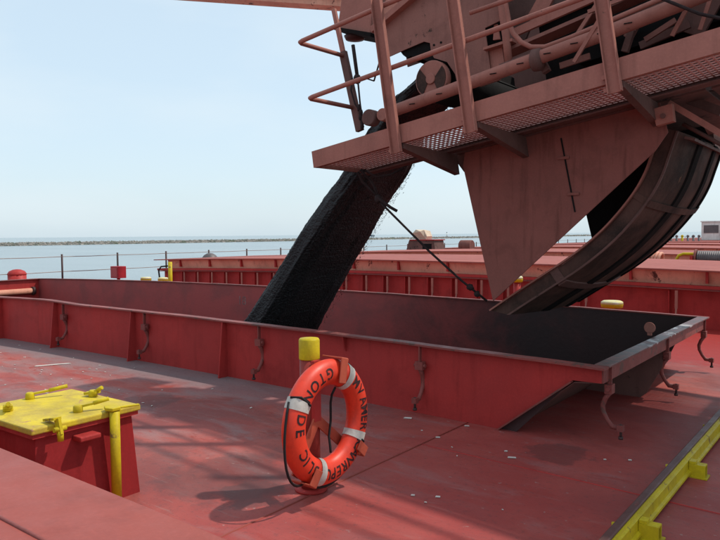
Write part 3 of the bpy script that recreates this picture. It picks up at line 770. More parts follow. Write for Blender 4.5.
def torus_pt(th, ph, off=0):    # th round the ring, ph round the tube; ph=0 faces the dock side, ph=90 outwards
    r = RR+(RA+off)*math.sin(ph)
    return RC+Vector(((RB+off)*math.cos(ph), r*math.sin(th), r*math.cos(th)))
def torus_part(th0, th1, nt_, off, closed=False, np_=24):
    m = MB(); vs = []; fs = []; cnt = nt_ if closed else nt_+1
    for i in range(cnt):
        th = th0+(th1-th0)*i/nt_
        wob = off+(.0012*math.sin(i*3.1) if not closed else 0)
        for k in range(np_): vs.append(torus_pt(th, 2*math.pi*k/np_, wob))
    for i in range(nt_):
        j = (i+1) % cnt
        for k in range(np_): fs.append((i*np_+k, i*np_+(k+1) % np_, j*np_+(k+1) % np_, j*np_+k))
    return m.add(vs, fs, True)
torus_part(0, 2*math.pi, 72, 0, True).build('ring', 'orange', lb)
for a_, tw in ((34, 0), (118, 0), (200, 0), (299, 0)):
    torus_part(R(a_-5.2), R(a_+5.2), 5, .0035).build('band', 'tape', lb)
def letter(ch, a_deg, inward=False, size=.086):
    me = text_mesh(ch, size)
    bm = bmesh.new(); bm.from_mesh(me); bmesh.ops.triangulate(bm, faces=bm.faces)
    bmesh.ops.subdivide_edges(bm, edges=[e for e in bm.edges if e.calc_length() > .015], cuts=2); bmesh.ops.triangulate(bm, faces=bm.faces)
    ys = [v.co.y for v in bm.verts]; xs_ = [v.co.x for v in bm.verts]; cy = (min(ys)+max(ys))/2; cx = (min(xs_)+max(xs_))/2
    base = wloc(lb)
    for v in bm.verts:
        x_, y_ = (v.co.x-cx)*1.0, v.co.y-cy
        if inward: x_, y_ = -x_, -y_
        ph = y_/.070+R(4)
        v.co = torus_pt(R(a_deg)+x_/(RR+.01), ph, .0013)-base
    bm.to_mesh(me); bm.free(); me.materials.clear(); me.materials.append(M['ink'])
    o = bpy.data.objects.new('letter', me); COL.objects.link(o); o.parent = lb
for ch, a_ in (('M', 47), ('V', 60), ('A', 75), ('M', 86.5), ('E', 97), ('R', 107), ('I', 124.5), ('C', 130), ('A', 140), ('N', 150),
               ('R', 163), ('E', 173), ('P', 183), ('U', 193), ('B', 216), ('L', 226.5), ('I', 236), ('C', 245)): letter(ch, a_)
for ch, a_ in (('G', 353), ('T', 339), ('O', 325), ('N', 311), ('D', 285), ('E', 271.5)): letter(ch, a_, True)
# grab line
m = MB()
def loop(a0, a1, bulge, drop, out=0.02, n=12):
    pts = []
    for i in range(n+1):
        s = i/n; a_ = R(a0+(a1-a0)*s); k = math.sin(math.pi*s)
        pts.append(ring_pt(a_, RR+RA+.004+bulge*k, out*k)-Vector((0, 0, drop*k)))
    return pts
m.tube(loop(299, 214, .035, .075, .04), .0075, 6)
m.tube(loop(34, 118, -.002, .0, .0), .0075, 6)
m.tube([ring_pt(R(30), RR-RA-.005, -.02), ring_pt(R(35), .17, -.04), ring_pt(R(48), .13, -.05), ring_pt(R(75), .10, -.05)+Vector((0, 0, -.03)), ring_pt(R(110), .10, -.05), ring_pt(R(150), .13, -.04), ring_pt(R(160), .19, -.03), ring_pt(R(165), .215, -.02)], .0075, 6)
m.tube([ring_pt(R(303), RR+RA+.006, .0), torus_pt(R(306), R(40), .007), torus_pt(R(304), R(-20), .007), torus_pt(R(309), R(-80), .007)], .0075, 6)
m.tube([torus_pt(R(122), R(k_), .006) for k_ in (95, 60, 30, 5)], .0075, 6)
m.tube(loop(214, 118, .004, .012, -.01), .0075, 6)
m.build('grab_line', 'black', lb)

# ------------------------------------------------------------------ crane rail, right foreground
XC = -1.03
t = thing('crane_rail', (XC, 6, camb(XC)), 'long yellow rail with a brown worn head running along the deck on yellow brackets', 'rail')
zc = camb(XC)+.02
y0, y1_ = -1.5, 40
m = MB(); m.box(XC-.052, XC-.006, y0, y1_, zc+.082, zc+.108); m.build('rail_head', 'railhead', t, bevel=.006)
m = MB(); m.prism([(XC-.02, zc+.0), (XC-.02, zc+.080), (XC-.005, zc+.082), (XC-.005, zc+.096), (XC+.004, zc+.096), (XC+.008, zc+.084), (XC+.022, zc+.080), (XC+.024, zc+.022), (XC+.040, zc+.014), (XC+.040, zc+.0)], 'y', y0, y1_)
m.build('rail_web', 'yellow', t)
Y_ = 3.75-1.27*3
k = 0
ybr = [.1, 1.3, 2.55, 3.80, 4.98, 6.2, 7.4, 8.6, 9.8, 11, 12.2, 13.4, 14.6, 15.8]
for yb in ybr:
    m = MB(); zz = camb(XC+.12)+.002; w2, h2, th = .034, .085, .009
    x0_, x1_ = XC+.026, XC+.125
    m.box(x0_, x1_, yb-w2, yb+w2, zz+h2-th, zz+h2); m.box(x0_, x1_, yb-w2, yb+w2, zz, zz+th)
    m.box(x0_, x1_, yb-w2, yb-w2+th, zz+th, zz+h2-th); m.box(x0_, x1_, yb+w2-th, yb+w2, zz+th, zz+h2-th)
    m.box(x0_+.0, x0_+.04, yb-.03, yb+.03, zz+h2+.001, zz+h2+.018)
    m.build('bracket', 'yellow', t)
    MB().box(XC-.03, x1_+.015, yb-.055, yb+.055, camb(XC)-.002, camb(XC)+.006).build('foot_plate', 'yellow', t)
    MB().tube([(XC-.12, yb+.02, camb(XC)), (XC-.12, yb+.02, camb(XC)+.035)], .012, 6).build('clip_bolt', 'yellow', t)

# chips of pale paint and debris lying on the deck
random.seed(11); m = MB()
def chip(x, y, a, b, ang):
    c_, s_ = math.cos(ang), math.sin(ang); z = camb(x)+.003
    q = [(x+c_*u-s_*v_, y+s_*u+c_*v_) for u, v_ in ((-a, -b), (a, -b*.7), (a*.8, b), (-a*.9, b*.8))]
    m.add([(x_, y_, z) for x_, y_ in q]+[(x_, y_, z+.004) for x_, y_ in q], [(4,5,6,7), (0,1,5,4), (1,2,6,5), (2,3,7,6), (3,0,4,7)])
for px, py, a, b in ((53, 365, .20, .025), (408, 419, .035, .02), (438, 437, .018, .01), (512, 455, .03, .012), (506, 449, .012, .01), (413, 493, .012, .01), (438, 494, .015, .01), (467, 425.5, .02, .01), (630, 455, .012, .012), (605, 455, .01, .008)):
    q = at(px, py, Z=camb(-3) if px > 200 else camb(-8)); chip(q.x, q.y, a, b, R(62) if px < 200 else R(20))
for i in range(60):
    x, y = random.gauss(-7.5, 1.1), random.gauss(3.9, .6)
    if y < HY-.1: chip(x, y, random.uniform(.005, .016), random.uniform(.004, .01), random.uniform(0, 3))
for i in range(14):
    x, y = random.uniform(-5, 1.5), random.uniform(1.6, 5.0); chip(x, y, random.uniform(.003, .009), random.uniform(.003, .006), random.uniform(0, 3))
m.build('paint_flakes', 'chip', label='scattered pale paint flakes lying on the red deck', kind='stuff')

# ------------------------------------------------------------------ the loading boom overhead
BA = R(8.62); CA, SA = math.cos(BA), math.sin(BA); O0 = at(311.5, 151.5, Y=4.9); BX, BZ = O0.x, O0.z
def B(s, y, h): return Vector((BX+s*CA-h*SA, y, BZ+s*SA+h*CA))
def sh(p): dx, dz = p.x-BX, p.z-BZ; return dx*CA+dz*SA, -dx*SA+dz*CA
def bbox(m, s0, s1, y0, y1, h0, h1):
    vs = [B(s, y, h) for s in (s0, s1) for y in (y0, y1) for h in (h0, h1)]
    return m.add(vs, [(0,4,5,1), (2,3,7,6), (0,2,6,4), (1,5,7,3), (0,1,3,2), (4,6,7,5)])
def bpoly(m, pts, y0, y1):       # outline in pixels lying on the plane Y=y0
    q = [at(px, py, Y=y0) for px, py in pts]
    return m.prism([(v.x, v.z) for v in q], 'y', y0, y1)
END = 16.0
YN, YF_ = 4.9, 8.9
boom = thing('loading_boom', (BX+4, 6.9, BZ), 'brown-red ship loader boom with grated walkways reaching over the open hatch', 'conveyor boom')
def channel(y, inw):
    m = MB(); bbox(m, 0, END, min(y, y+inw*.008), max(y, y+inw*.008), -.152, 0)
    bbox(m, 0, END, min(y+inw*.0085, y+inw*.055), max(y+inw*.0085, y+inw*.055), -.008, -.001); bbox(m, 0, END, min(y+inw*.0085, y+inw*.055), max(y+inw*.0085, y+inw*.055), -.151, -.143)
    return m
channel(YN, 1).build('edge_channel', 'brown', boom); channel(YF_, -1).build('edge_channel', 'brown', boom)
m = MB(); bbox(m, .0, .012, YN+.01, 5.62, -.15, -.002); m.build('end_channel', 'brown', boom)
m = MB(); bbox(m, .0, .012, 8.15, YF_-.01, -.15, -.002); m.build('end_channel', 'brown', boom)
YI = 5.72
for (ya, yb) in ((YN+.06, YI), (8.08, YF_-.06)):
    m = MB(); s = .03; hh = -.115
    while s < END:
        bbox(m, s, s+.014, ya, yb, hh, hh+.006); s += .046
    y = ya+.02
    while y < yb:
        bbox(m, .02, END, y, y+.026, hh-.002, hh+.004); y += .072
    m.build('grating', M['grating'], boom, kind='stuff')
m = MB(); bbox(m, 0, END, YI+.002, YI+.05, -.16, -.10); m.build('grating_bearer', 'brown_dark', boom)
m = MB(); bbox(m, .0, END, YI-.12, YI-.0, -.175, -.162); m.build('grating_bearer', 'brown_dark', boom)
# uprights: channels bolted outside the edge channel, open towards the outside
posts_px = (395, 468, 614)
SP = []
for px, py in ((397, 150), (470, 118), (614, 80)):
    s, h = sh(at(px, py, Y=YN-.02)); SP.append(s)
SP += [SP[-1]+1.0*k for k in (1.55, 3.1, 4.65, 6.2)]
for s in SP:
    for (y, sg) in ((YN-.012, -1),):
        m = MB(); a0, a1 = sorted((y, y+sg*.010)); b0, b1 = sorted((y+sg*.0105, y+sg*.045))
        bbox(m, s-.048, s+.048, a0, a1, -.23, 1.10)
        bbox(m, s-.048, s-.040, b0, b1, -.23, 1.10); bbox(m, s+.040, s+.048, b0, b1, -.23, 1.10)
        m.build('upright', 'brown', boom, bevel=.002)
        for k in range(2):
            c_ = B(s-.062, y+sg*.01, -.20+.09*k); MB().lathe(c_-Vector((0, .012, 0)), [(.017, 0), (.017, .022), (.009, .023), (.009, .034)], 6, 'y').build('bolt', 'brown', boom)
    # bracket beam going under the walkway
    m = MB(); vs = [B(s_, y_, h_) for s_ in (s-.004, s+.05) for (y_, h_) in ((YN+.01, -.155), (YN+.01, -.20), (YI+.1, -.36), (YI+.1, -.178))]
    m.add(vs, [(0,1,2,3), (7,6,5,4), (0,4,5,1), (1,5,6,2), (2,6,7,3), (3,7,4,0)]); m.build('cross_bracket', 'brown_dark', boom)
    m = MB(); vs = [B(s_, y_, h_) for s_ in (s-.004, s+.05) for (y_, h_) in ((YF_-.01, -.155), (YF_-.01, -.20), (8.0, -.36), (8.0, -.178))]
    m.add(vs, [(0,1,2,3), (7,6,5,4), (0,4,5,1), (1,5,6,2), (2,6,7,3), (3,7,4,0)]); m.build('cross_bracket', 'brown_dark', boom)
# hand rails, bent round the end of the walkway
r1 = sh(at(297, 42, Y=YN)); r2 = sh(at(307, 98, Y=YN))
for (s_, h_) in (r1, r2):
    pts = [B(END, YN+.02, h_), B(s_+.05, YN+.02, h_), B(s_+.012, YN+.03, h_), B(s_, YN+.06, h_), B(s_+.002, YN+.12, h_), B(s_+.02, 5.58, h_)]
    MB().tube(pts, .021, 10).build('hand_rail', 'brown', boom)
# back post of the walkway end
q0 = at(360, 131, Y=5.58); q1 = at(343, 52, Y=5.58); q2 = at(336, 0, Y=5.58)
MB().beam(q0, q1, .075, .05, (0, 1, 0)).build('end_post', 'brown_dark', boom, bevel=.004)
MB().beam(q1, q1+(q1-q0)*.55, .045, .035, (0, 1, 0)).build('end_post', 'brown', boom, bevel=.004)
# equipment box at the boom tip
m = MB(); qa = [at(px, py, Y=5.9) for px, py in ((337, 30), (343, -14), (375, -30), (370, 34))]
m.prism([(v.x, v.z) for v in qa], 'y', 5.9, 6.35); m.build('motor_box', 'brown', boom, bevel=.01)
m = MB(); qa = [at(px, py, Y=5.88) for px, py in ((334.5, 30), (335, 27), (372, 33), (371.5, 37))]
m.prism([(v.x, v.z) for v in qa], 'y', 5.86, 6.38); m.build('box_base', 'soot', boom)
q = at(355, 36, Y=6.1); MB().lathe((q.x, q.y, q.z), [(.03, -.05), (.10, -.04), (.12, 0)], 14).build('lamp_body', 'bolt', boom)
# upper side plate, with its cut-out, built of two plates
YS = 5.80
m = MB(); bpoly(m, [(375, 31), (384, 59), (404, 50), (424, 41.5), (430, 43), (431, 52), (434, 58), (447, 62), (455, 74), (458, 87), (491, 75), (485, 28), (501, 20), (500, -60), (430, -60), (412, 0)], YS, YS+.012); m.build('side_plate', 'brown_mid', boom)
m = MB(); bpoly(m, [(478, 80), (480, 20), (506, 12), (512, 70)], 6.15, 6.17); m.build('inner_side_plate', 'soot', boom)
m = MB(); bpoly(m, [(491, 74), (505, 69), (502, 46), (486, 51)], YS+.02, YS+.03); m.build('side_plate', 'brown', boom)
for px, py in ((434, 45), (441, 42.5)):
    q = at(px, py, Y=YS-.002); MB().lathe((q.x, q.y-.004, q.z), [(.011, 0), (.011, .006)], 8, 'y').build('bolt', 'soot', boom)
p0, p1 = at(373, 31, Y=YS-.03), at(420, -9, Y=YS-.03)
MB().beam(p0, p0+(p1-p0)*2.2, .06, .10, (0, 1, 0)).build('edge_beam', 'brown', boom, bevel=.004)
m = MB(); bpoly(m, [(483, 50), (483, 47.5), (512, 38), (512, 41)], YS-.06, YS+.2); m.build('shelf', 'brown', boom)
m = MB(); bpoly(m, [(493, 40), (494, 25), (497, 24), (500, 39)], YS+.03, YS+.05); m.build('stiffener', 'brown', boom)
# drive pulley end
q = at(431, 79, Y=YS-.05)
MB().lathe((q.x, q.y, q.z), [(.165, 0), (.175, .01), (.175, .07), (.165, .09)], 36, 'y').build('pulley_cover', 'brown', boom)
for sgn, off in ((1, 30), (-1, 20)):
    m = MB(); pts = [(0, 0)]
    pts = [(q.x+sgn*.025, q.z-.01)]+[(q.x+sgn*.160*math.cos(R(a_)), q.z+.160*math.sin(R(a_))) for a_ in range(-58, 42, 9)]
    m.prism(pts, 'y', q.y-.007, q.y-.001); m.build('cover_recess', 'chute', boom)
MB().lathe((q.x, q.y-.02, q.z), [(.045, 0), (.05, .006), (.05, .018)], 20, 'y').build('hub', 'brown', boom)
MB().lathe((q.x, 6.0, q.z), [(.20, -.1), (.20, 1.9)], 32, 'y').build('head_pulley', 'soot', boom)
# rubber skirt and fringe under the plate
m = MB(); bpoly(m, [(400, 51), (425, 41), (431, 44), (432, 54), (449, 62), (440, 66), (430, 62), (424, 60), (420, 57), (416, 59), (411, 56), (407, 58), (403, 55)], YS+.03, YS+1.9); m.build('rubber_skirt', 'soot', boom)
# small roller on the walkway end
q = at(371, 118, Y=5.45); MB().lathe((q.x, q.y-.05, q.z), [(.07, 0), (.078, .01), (.078, .10), (.07, .11)], 20, 'y').build('roller', 'brown_dark', boom)
q = at(384, 115, Y=5.45); MB().lathe((q.x, q.y-.04, q.z), [(.055, 0), (.06, .01), (.06, .09), (.055, .1)], 20, 'y').build('roller', 'brown', boom)
# pipes along the boom
def pline(pts, Y, ext=None):
    v = [at(px, py, Y=Y) for px, py in pts]
    if ext: v.append(v[-1]+(v[-1]-v[-2]).normalized()*ext)
    return v
MB().tube(pline([(388, 113), (440, 94), (500, 72), (560, 50), (612, 31), (680, 4)], 5.5, 9), .056, 14).build('long_pipe', 'brown', boom)
MB().tube(pline([(500, 66), (560, 44), (612, 25), (680, -4)], 5.56, 9), .018, 8).build('conduit', 'brown_dark', boom)
MB().tube(pline([(503, -30), (505, 0), (509, 22), (513, 33), (521, 42), (531, 47), (545, 47), (572, 37), (612, 20)], 5.55, 3), .021, 10).build('conduit', 'brown', boom)
MB().tube(pline([(509, 66), (506, 36), (502, 8), (499, -30)], 5.75), .035, 10).build('conduit', 'brown', boom)
MB().tube(pline([(470, 13), (505, 1), (545, -14)], 5.3, 3), .02, 8).build('conduit', 'brown', boom)
q0, q1 = at(503, 62, Y=5.9), at(612, 16, Y=5.9)
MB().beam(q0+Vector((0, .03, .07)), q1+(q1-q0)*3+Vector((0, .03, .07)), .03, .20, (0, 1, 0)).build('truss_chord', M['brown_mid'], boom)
for k in range(9):                       # dog bolts along the long pipe
    q = at(412+k*27, 104-k*10.1, Y=5.44); MB().box(q.x-.03, q.x+.03, q.y-.004, q.y+.002, q.z-.003, q.z+.004).build('pipe_strap', 'soot', boom)
for (a_, b_, w_, h_, y_, mt) in (((520, 30), (560, 12), .02, .03, 5.9, 'brown'), ((556, 2), (590, -12), .05, .12, 6.2, 'brown_dark'), ((604, 46), (606, 24), .03, .05, 5.95, 'brown_dark'),
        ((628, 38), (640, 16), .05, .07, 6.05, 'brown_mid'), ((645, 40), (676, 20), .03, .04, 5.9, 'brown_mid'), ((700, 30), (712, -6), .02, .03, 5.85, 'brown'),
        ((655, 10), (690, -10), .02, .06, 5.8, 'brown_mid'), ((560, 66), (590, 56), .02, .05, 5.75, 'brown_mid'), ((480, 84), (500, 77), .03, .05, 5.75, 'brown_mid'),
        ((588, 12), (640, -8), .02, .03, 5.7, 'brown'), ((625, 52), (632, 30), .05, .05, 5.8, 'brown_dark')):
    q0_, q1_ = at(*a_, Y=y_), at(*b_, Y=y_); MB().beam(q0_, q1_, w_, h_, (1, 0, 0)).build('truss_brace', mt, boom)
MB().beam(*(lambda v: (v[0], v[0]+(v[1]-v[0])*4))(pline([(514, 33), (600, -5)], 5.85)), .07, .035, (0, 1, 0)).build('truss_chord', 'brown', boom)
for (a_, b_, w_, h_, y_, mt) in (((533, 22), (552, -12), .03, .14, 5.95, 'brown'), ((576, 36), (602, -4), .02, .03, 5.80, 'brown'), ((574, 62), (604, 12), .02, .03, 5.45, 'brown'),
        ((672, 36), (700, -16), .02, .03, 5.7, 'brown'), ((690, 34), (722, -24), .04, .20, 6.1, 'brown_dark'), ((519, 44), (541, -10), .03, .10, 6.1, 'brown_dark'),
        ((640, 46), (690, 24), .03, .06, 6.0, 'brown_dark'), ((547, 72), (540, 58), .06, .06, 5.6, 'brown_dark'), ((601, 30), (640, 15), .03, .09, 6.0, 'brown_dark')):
    q0, q1 = at(*a_, Y=y_), at(*b_, Y=y_); MB().beam(q0, q1, h_ if False else w_, h_, (1, 0, 0)).build('truss_brace', mt, boom)
MB().lathe(at(537, 60, Y=5.5), [(.05, -.05), (.09, -.03), (.09, .03), (.05, .05)], 14, 'x').build('pipe_clamp', 'brown_dark', boom)
MB().tube([at(658, -3, Y=5.4), at(680, 6, Y=5.4), at(700, 14, Y=5.4), at(724, 19, Y=5.4), at(760, 16, Y=5.4)], .012, 6).build('cable', 'rope', boom)
# conveyor inside: belt, side plates, belly
m = MB(); bbox(m, 2.1, END, 6.2, 7.6, .42, .52); m.build('belt', 'soot', boom)
for k in range(10):
    a0 = -.05+k*1.6
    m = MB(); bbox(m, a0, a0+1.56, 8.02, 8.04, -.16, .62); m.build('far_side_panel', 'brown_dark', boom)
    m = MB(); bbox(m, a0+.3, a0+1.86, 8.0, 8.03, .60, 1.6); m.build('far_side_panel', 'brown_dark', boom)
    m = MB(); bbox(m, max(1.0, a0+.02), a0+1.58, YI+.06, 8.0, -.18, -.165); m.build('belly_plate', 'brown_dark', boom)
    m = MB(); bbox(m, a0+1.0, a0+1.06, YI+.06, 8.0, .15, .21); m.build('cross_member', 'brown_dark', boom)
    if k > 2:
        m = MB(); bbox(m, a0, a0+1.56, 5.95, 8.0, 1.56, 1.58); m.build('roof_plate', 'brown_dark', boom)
m = MB(); bbox(m, .35, END, 6.2, 6.215, .93, 2.4); m.build('upper_shade_panel', 'brown_dark', boom)  # panel added above the view to keep sun off the deck
m = MB(); bbox(m, 1.75, END, 6.30, 6.315, .02, 1.3); m.build('inner_side_plate', 'soot', boom)  # dark plate added as backdrop and to stop sun leaking through
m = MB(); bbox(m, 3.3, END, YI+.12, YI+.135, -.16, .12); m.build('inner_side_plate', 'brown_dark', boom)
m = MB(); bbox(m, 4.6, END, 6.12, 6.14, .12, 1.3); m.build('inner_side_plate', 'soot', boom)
# ---- deflector plate hanging below the boom
m = MB(); bpoly(m, [(463, 166), (470, 118), (655, 85), (668, 132), (655, 151), (493, 301)], YS, YS+.014); m.build('deflector_plate', 'brown_red', boom)
q0, q1 = at(561, 138, Y=YS-.004), at(575, 212, Y=YS-.004)
MB().beam(q0, q1, .012, .006, (0, 1, 0)).build('plate_joint', 'soot', boom)
for px, py in ((563.5, 158), (573.5, 194)):
    q = at(px, py, Y=YS-.006); MB().box(q.x-.05, q.x+.05, q.y-.012, q.y, q.z-.012, q.z+.012).build('hinge', 'brown_red', boom, bevel=.003)
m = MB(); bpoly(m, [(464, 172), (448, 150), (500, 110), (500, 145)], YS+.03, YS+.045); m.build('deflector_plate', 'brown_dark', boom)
m = MB(); bpoly(m, [(470, 172), (477, 110), (600, 80), (655, 130), (640, 150), (560, 180)], 7.9, 7.915); m.build('deflector_plate', 'soot', boom)
# hinge lug and stays
m = MB(); bpoly(m, [(652, 109), (672, 103), (674, 121), (656, 126)], 5.66, 5.73); m.build('hinge_lug', 'brown', boom, bevel=.004)
q = at(663, 116, Y=5.655); MB().lathe((q.x, q.y-.012, q.z), [(.02, 0), (.02, .012)], 8, 'y').build('bolt', 'brown_dark', boom)
MB().beam(at(669, 103, Y=5.8), at(735, 142, Y=5.8), .04, .045).build('stay_rod', 'brown', boom)
MB().tube([at(683, 124, Y=6.0), at(735, 152, Y=6.0)], .016, 8).build('stay_rod', 'brown_dark', boom)
for (a_, b_) in (((676, 95), (722, 112)), ((690, 88), (740, 84)), ((640, 95), (660, 108))):
    MB().beam(at(*a_, Y=6.1), at(*b_, Y=6.1), .05, .07).build('under_brace', 'brown_dark', boom)

# ---- curved spoon chute
sp = thing('spoon_chute', (at(600, 235, Y=6.0).x, 6.8, .9), 'curved coal-blackened steel chute hanging under the boom over the hatch', 'chute')
prof_px = [(663, 128), (655, 152), (648, 172), (637, 192), (620, 214), (600, 235), (573, 257), (543, 277), (517, 294), (492, 311)]
ctrl = [at(px, py, Y=6.0) for px, py in prof_px]
def catmull(P, k=4):
    out = []
    for i in range(len(P)-1):
        p0 = P[max(i-1, 0)]; p1 = P[i]; p2 = P[i+1]; p3 = P[min(i+2, len(P)-1)]
        for j in range(k):
            t_ = j/k; out.append(.5*((2*p1)+(p2-p0)*t_+(2*p0-5*p1+4*p2-p3)*t_*t_+(3*p1-p0-3*p2+p3)*t_**3))
    out.append(P[-1]); return out
cv = catmull(ctrl)
nrm = []
for i in range(len(cv)):
    d = (cv[min(i+1, len(cv)-1)]-cv[max(i-1, 0)]); d.y = 0; d.normalize(); nrm.append(Vector((-d.z, 0, d.x)))   # outer side: +X and down
nrm = [n_ if n_.x > 0 else -n_ for n_ in nrm]
def sweep(sec, i0=0, i1=None, taper=None):
    """sec: closed section of (y, outward depth) swept along the curve"""
    m = MB(); i1 = len(cv)-1 if i1 is None else i1; n = len(sec); vs = []
    for i in range(i0, i1+1):
        for (y, dd) in sec:
            p = cv[i]+nrm[i]*dd; zm = cv[-1].z-.02-.03*dd
            if p.z < zm: tg = (cv[-2]-cv[-1]).normalized(); p = p+tg*((zm-p.z)/tg.z)
            vs.append((p.x, y, p.z))
    fs = [(r*n+k, r*n+(k+1) % n, (r+1)*n+(k+1) % n, (r+1)*n+k) for r in range(i1-i0) for k in range(n)]
    fs += [tuple(range(n)), tuple(range(len(vs)-1, len(vs)-n-1, -1))]
    return m.add(vs, fs)
Y0, Y1, DP = 6.0, 7.82, .11
def dep(y): return DP+.085*math.sin(math.pi*min(1, max(0, (y-Y0)/(Y1-Y0))))**.8
ysec = [Y0+(Y1-Y0)*k/10 for k in range(11)]
sweep([(Y0, 0), (Y0+.012, 0), (Y0+.012, DP), (Y0, DP)]).build('near_wall', 'chute', sp)
sweep([(Y1-.012, 0), (Y1, 0), (Y1, DP), (Y1-.012, DP)]).build('far_wall', 'chute', sp)
sweep([(y, dep(y)+.014) for y in ysec]+[(y, dep(y)) for y in reversed(ysec)]).build('bottom_plate', 'chute', sp)
sweep([(Y0-.045, -.004), (Y0+.02, -.004), (Y0+.02, -.018), (Y0-.045, -.018)]).build('rim_bar', 'brown', sp)
sweep([(Y0-.025, DP+.0), (Y0-.001, DP+.0), (Y0-.001, DP+.016), (Y0-.025, DP+.016)]).build('stiffener_bar', 'brown_dark', sp)
for yy in (6.45, 6.98, 7.50):
    d0, d1 = dep(yy)+.013, dep(yy+.12)+.013
    sweep([(yy, d0), (yy+.12, d1), (yy+.115, d1+.018), (yy+.005, d0+.018)]).build('stiffener_bar', 'soot', sp)
sweep([(Y0-.015, -.01)]+[(y, dep(y)+.032) for y in ysec]+[(y, dep(y)+.015) for y in reversed(ysec)]+[(Y0-.003, -.01)], 26, 27).build('joint_flange', 'brown_dark', sp)
sweep([(Y0-.012, -.01)]+[(y, dep(y)+.035) for y in ysec]+[(y, dep(y)+.015) for y in reversed(ysec)]+[(Y0-.003, -.01)], 12, 13).build('joint_flange', 'chute', sp)
# hood behind the upper trough
m = MB(); bpoly(m, [(586, 214), (655, 140), (700, 120), (716, 150), (690, 205), (640, 240), (600, 262), (596, 256)], 7.36, 7.375); m.build('back_hood', 'soot', sp)
# top cross plate of the spoon
p = cv[1]; n_ = nrm[1]; m = MB(); m.beam(Vector((p.x, Y0, p.z))+n_*(DP+.11), Vector((p.x, Y1, p.z))+n_*(DP+.11), .08, .02, (cv[2]-cv[1]).normalized()); m.build('joint_flange', 'brown_dark', sp)

# ------------------------------------------------------------------ falling coal
random.seed(21)
import mathutils.noise as mn
def stream():
    m = MB(); left = [(447, 60), (425, 70), (404, 86), (385, 103), (370, 122), (356, 144), (342, 167), (323, 193), (302, 224), (280, 257), (258, 293), (239, 323), (218, 358), (184, 420)]
    Yn, Yf = 6.33, 7.70; c = catmull([at(px, py, Y=Yn) for px, py in left], 20); n = len(c)
    th = [.10+.24*min(1, i/(n*.85)) for i in range(n)]; yf = [7.12+.58*min(1, i/(n*.85))**1.3 for i in range(n)]
    ring = 64; vs = []
    for i in range(n):
        d = (c[min(i+1, n-1)]-c[max(i-1, 0)]); d.normalize(); o = Vector((-d.z, 0, d.x)); o = o if o.x > 0 else -o
        T = th[i]
        for k in range(ring):
            # rounded rectangle: Y extent, thickness extent
            a = 2*math.pi*k/ring; ca, sa = math.cos(a), math.sin(a); e = .40
            u = math.copysign(abs(ca)**e, ca); v_ = math.copysign(abs(sa)**e, sa)
            p = c[i]+o*(T*(v_*.5+.5)); y = (Yn+yf[i])/2+u*(yf[i]-Yn)/2
            q = Vector((p.x, y, p.z)); L = i*.035; f = mn.noise(Vector((y*9, v_*2.5, L*.7)))*.016+mn.noise(Vector((y*26, v_*6, L*2)))*.010+mn.noise(q*30)*.005+mn.noise(Vector((L*1.2, v_, 4)))*.012
            q += o*(f*v_)+Vector((0, f*u*1.3, 0)); vs.append(q)
    fs = [(i*ring+k, i*ring+(k+1) % ring, (i+1)*ring+(k+1) % ring, (i+1)*ring+k) for i in range(n-1) for k in range(ring)]
    fs += [tuple(range(ring)), tuple(range(len(vs)-1, len(vs)-ring-1, -1))]
    m.add(vs, fs)
    for _ in range(7000):       # lumps and grit flying along the surface of the stream
        i = min(n-2, int(n*random.random())); d = (c[i+1]-c[i]).normalized(); o = Vector((-d.z, 0, d.x)); o = o if o.x > 0 else -o
        Yf = yf[i]; side = random.choice((0, 0, 3, 3, 3)); T = th[i]; sp_ = abs(random.gauss(0, .008+.016*i/n))
        if side == 0: q = c[i]+o*(T+sp_*1.2); y = random.uniform(Yn, Yf)
        elif side == 1: q = c[i]-o*sp_*.15; y = random.uniform(Yn, Yf)
        elif side == 2: q = c[i]+o*T*random.random(); y = Yn-sp_*.25
        else: q = c[i]+o*T*random.random(); y = Yf+sp_*1.3
        q = Vector((q.x, y, q.z))+d*random.uniform(-.04, .04); r = random.uniform(.0025, .007)
        pts = [q+Vector((random.uniform(-1, 1), random.uniform(-1, 1), random.uniform(-1, 1)))*r for _k in range(3)]+[q+d*random.uniform(.01, .03)]
        m.add(pts, [(0,1,2), (0,3,1), (1,3,2), (2,3,0)])
    return m
stream().build('coal_stream', 'coal', label='thick black stream of coal pouring from the boom into the hatch', kind='stuff')

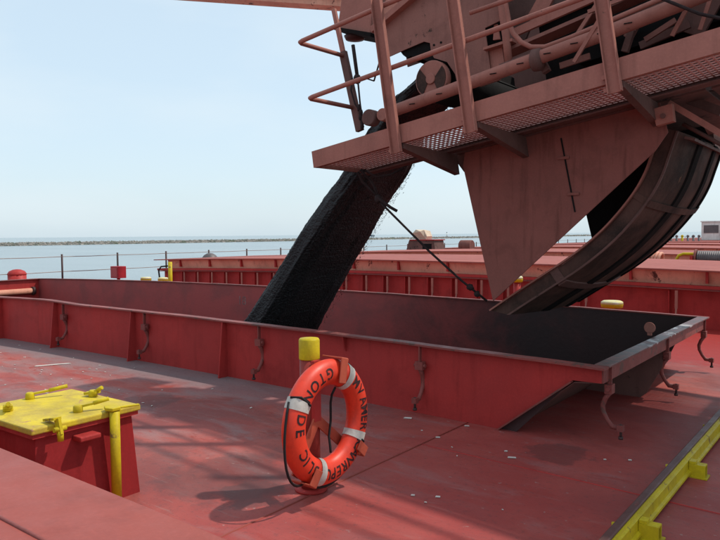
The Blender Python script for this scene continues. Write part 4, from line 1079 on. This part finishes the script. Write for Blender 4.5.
# ------------------------------------------------------------------ ropes
def P(px, py, Y): return at(px, py, Y=Y)
m = MB()
m.tube([P(378, 200, 5.5), P(400, 222, 5.55), P(430, 252, 5.7), P(462, 281, 5.85), P(487, 301, 5.97)], .011, 7)
m.tube([P(376, 196, 5.5), P(382, 201, 5.48), P(390, 207, 5.48), P(397, 211, 5.5)], .015, 7)
m.tube([P(377, 196, 5.5), P(369, 188, 5.5), P(362, 181, 5.45), P(358, 172, 5.4)], .014, 7)
m.tube([P(378, 197, 5.5), P(374, 186, 5.5), P(370, 180, 5.5), P(366, 176, 5.45), P(360, 170, 5.4)], .012, 7)
m.tube([P(366, 171, 5.4), P(376, 177, 5.45), P(390, 175, 5.5), P(404, 168, 5.6)], .011, 7)
m.ball(P(378, 199, 5.5), .035, 8, (1, 1, 1.2), .15)
m.ball(P(470, 287, 5.9), .032, 8, (1.3, 1, 1), .2); m.ball(P(477, 294, 5.93), .028, 8, (1.2, 1, 1), .2)
m.build('tag_line', 'rope', label='dark rope knotted under the boom walkway and tied to the chute tip', category='rope')
m = MB()
m.tube([P(353, 45, 5.5), P(358, 82, 5.5)], .018, 8); m.ball(P(357.5, 79, 5.5), .04, 8, (1, 1, 1.2), .1)
m.tube([P(358, 82, 5.5), P(360, 103, 5.5), P(362, 117, 5.5)], .009, 6)
m.tube([P(352, 78, 5.5), P(351, 90, 5.5), P(355, 104, 5.5), P(360, 110, 5.5), P(362, 125, 5.5)], .009, 6)
m.tube([P(350, 84, 5.5), P(354, 79, 5.5), P(362, 77, 5.5), P(374, 81, 5.5)], .007, 6)
for k in range(5): m.ball(P(359+k*.8+(k % 2)*1.2, 108+k*4.6, 5.5), .03, 7, (.7, .7, 1.2), .1)
m.tube([P(374, 81, 5.5), P(380, 60, 5.45), P(384, 57, 5.4), P(387, 70, 5.4), P(384, 84, 5.4)], .008, 6)
m.build('block_and_tackle', 'rope', label='dark hanging block with tangled lines at the walkway end post', category='tackle')

# ship's own boom high beyond
p = at(150, -30, Y=19.0); 
x0, y0_ = cam_xy(120, 21); x1, y1__ = cam_xy(560, 21)
za = 1.6+(236+5)/700*21; 
t = thing('unloading_boom', (x0, y0_, 7), 'pale topped pinkish beam crossing high behind the loading boom', 'boom')
def bp(px, py, D): 
    x, y = cam_xy(px, D); return Vector((x, y, CAM_Z+(235-py)/700*D))
A, Bq = bp(-200, -31, 23), bp(640, 32, 21)
up = Vector((0, 0, 1))
MB().beam(A, Bq, .5, .22).build('lower_chord', 'peach', t)
MB().beam(A+up*.36, Bq+up*.36, .7, .46).build('girder', 'tarp', t)
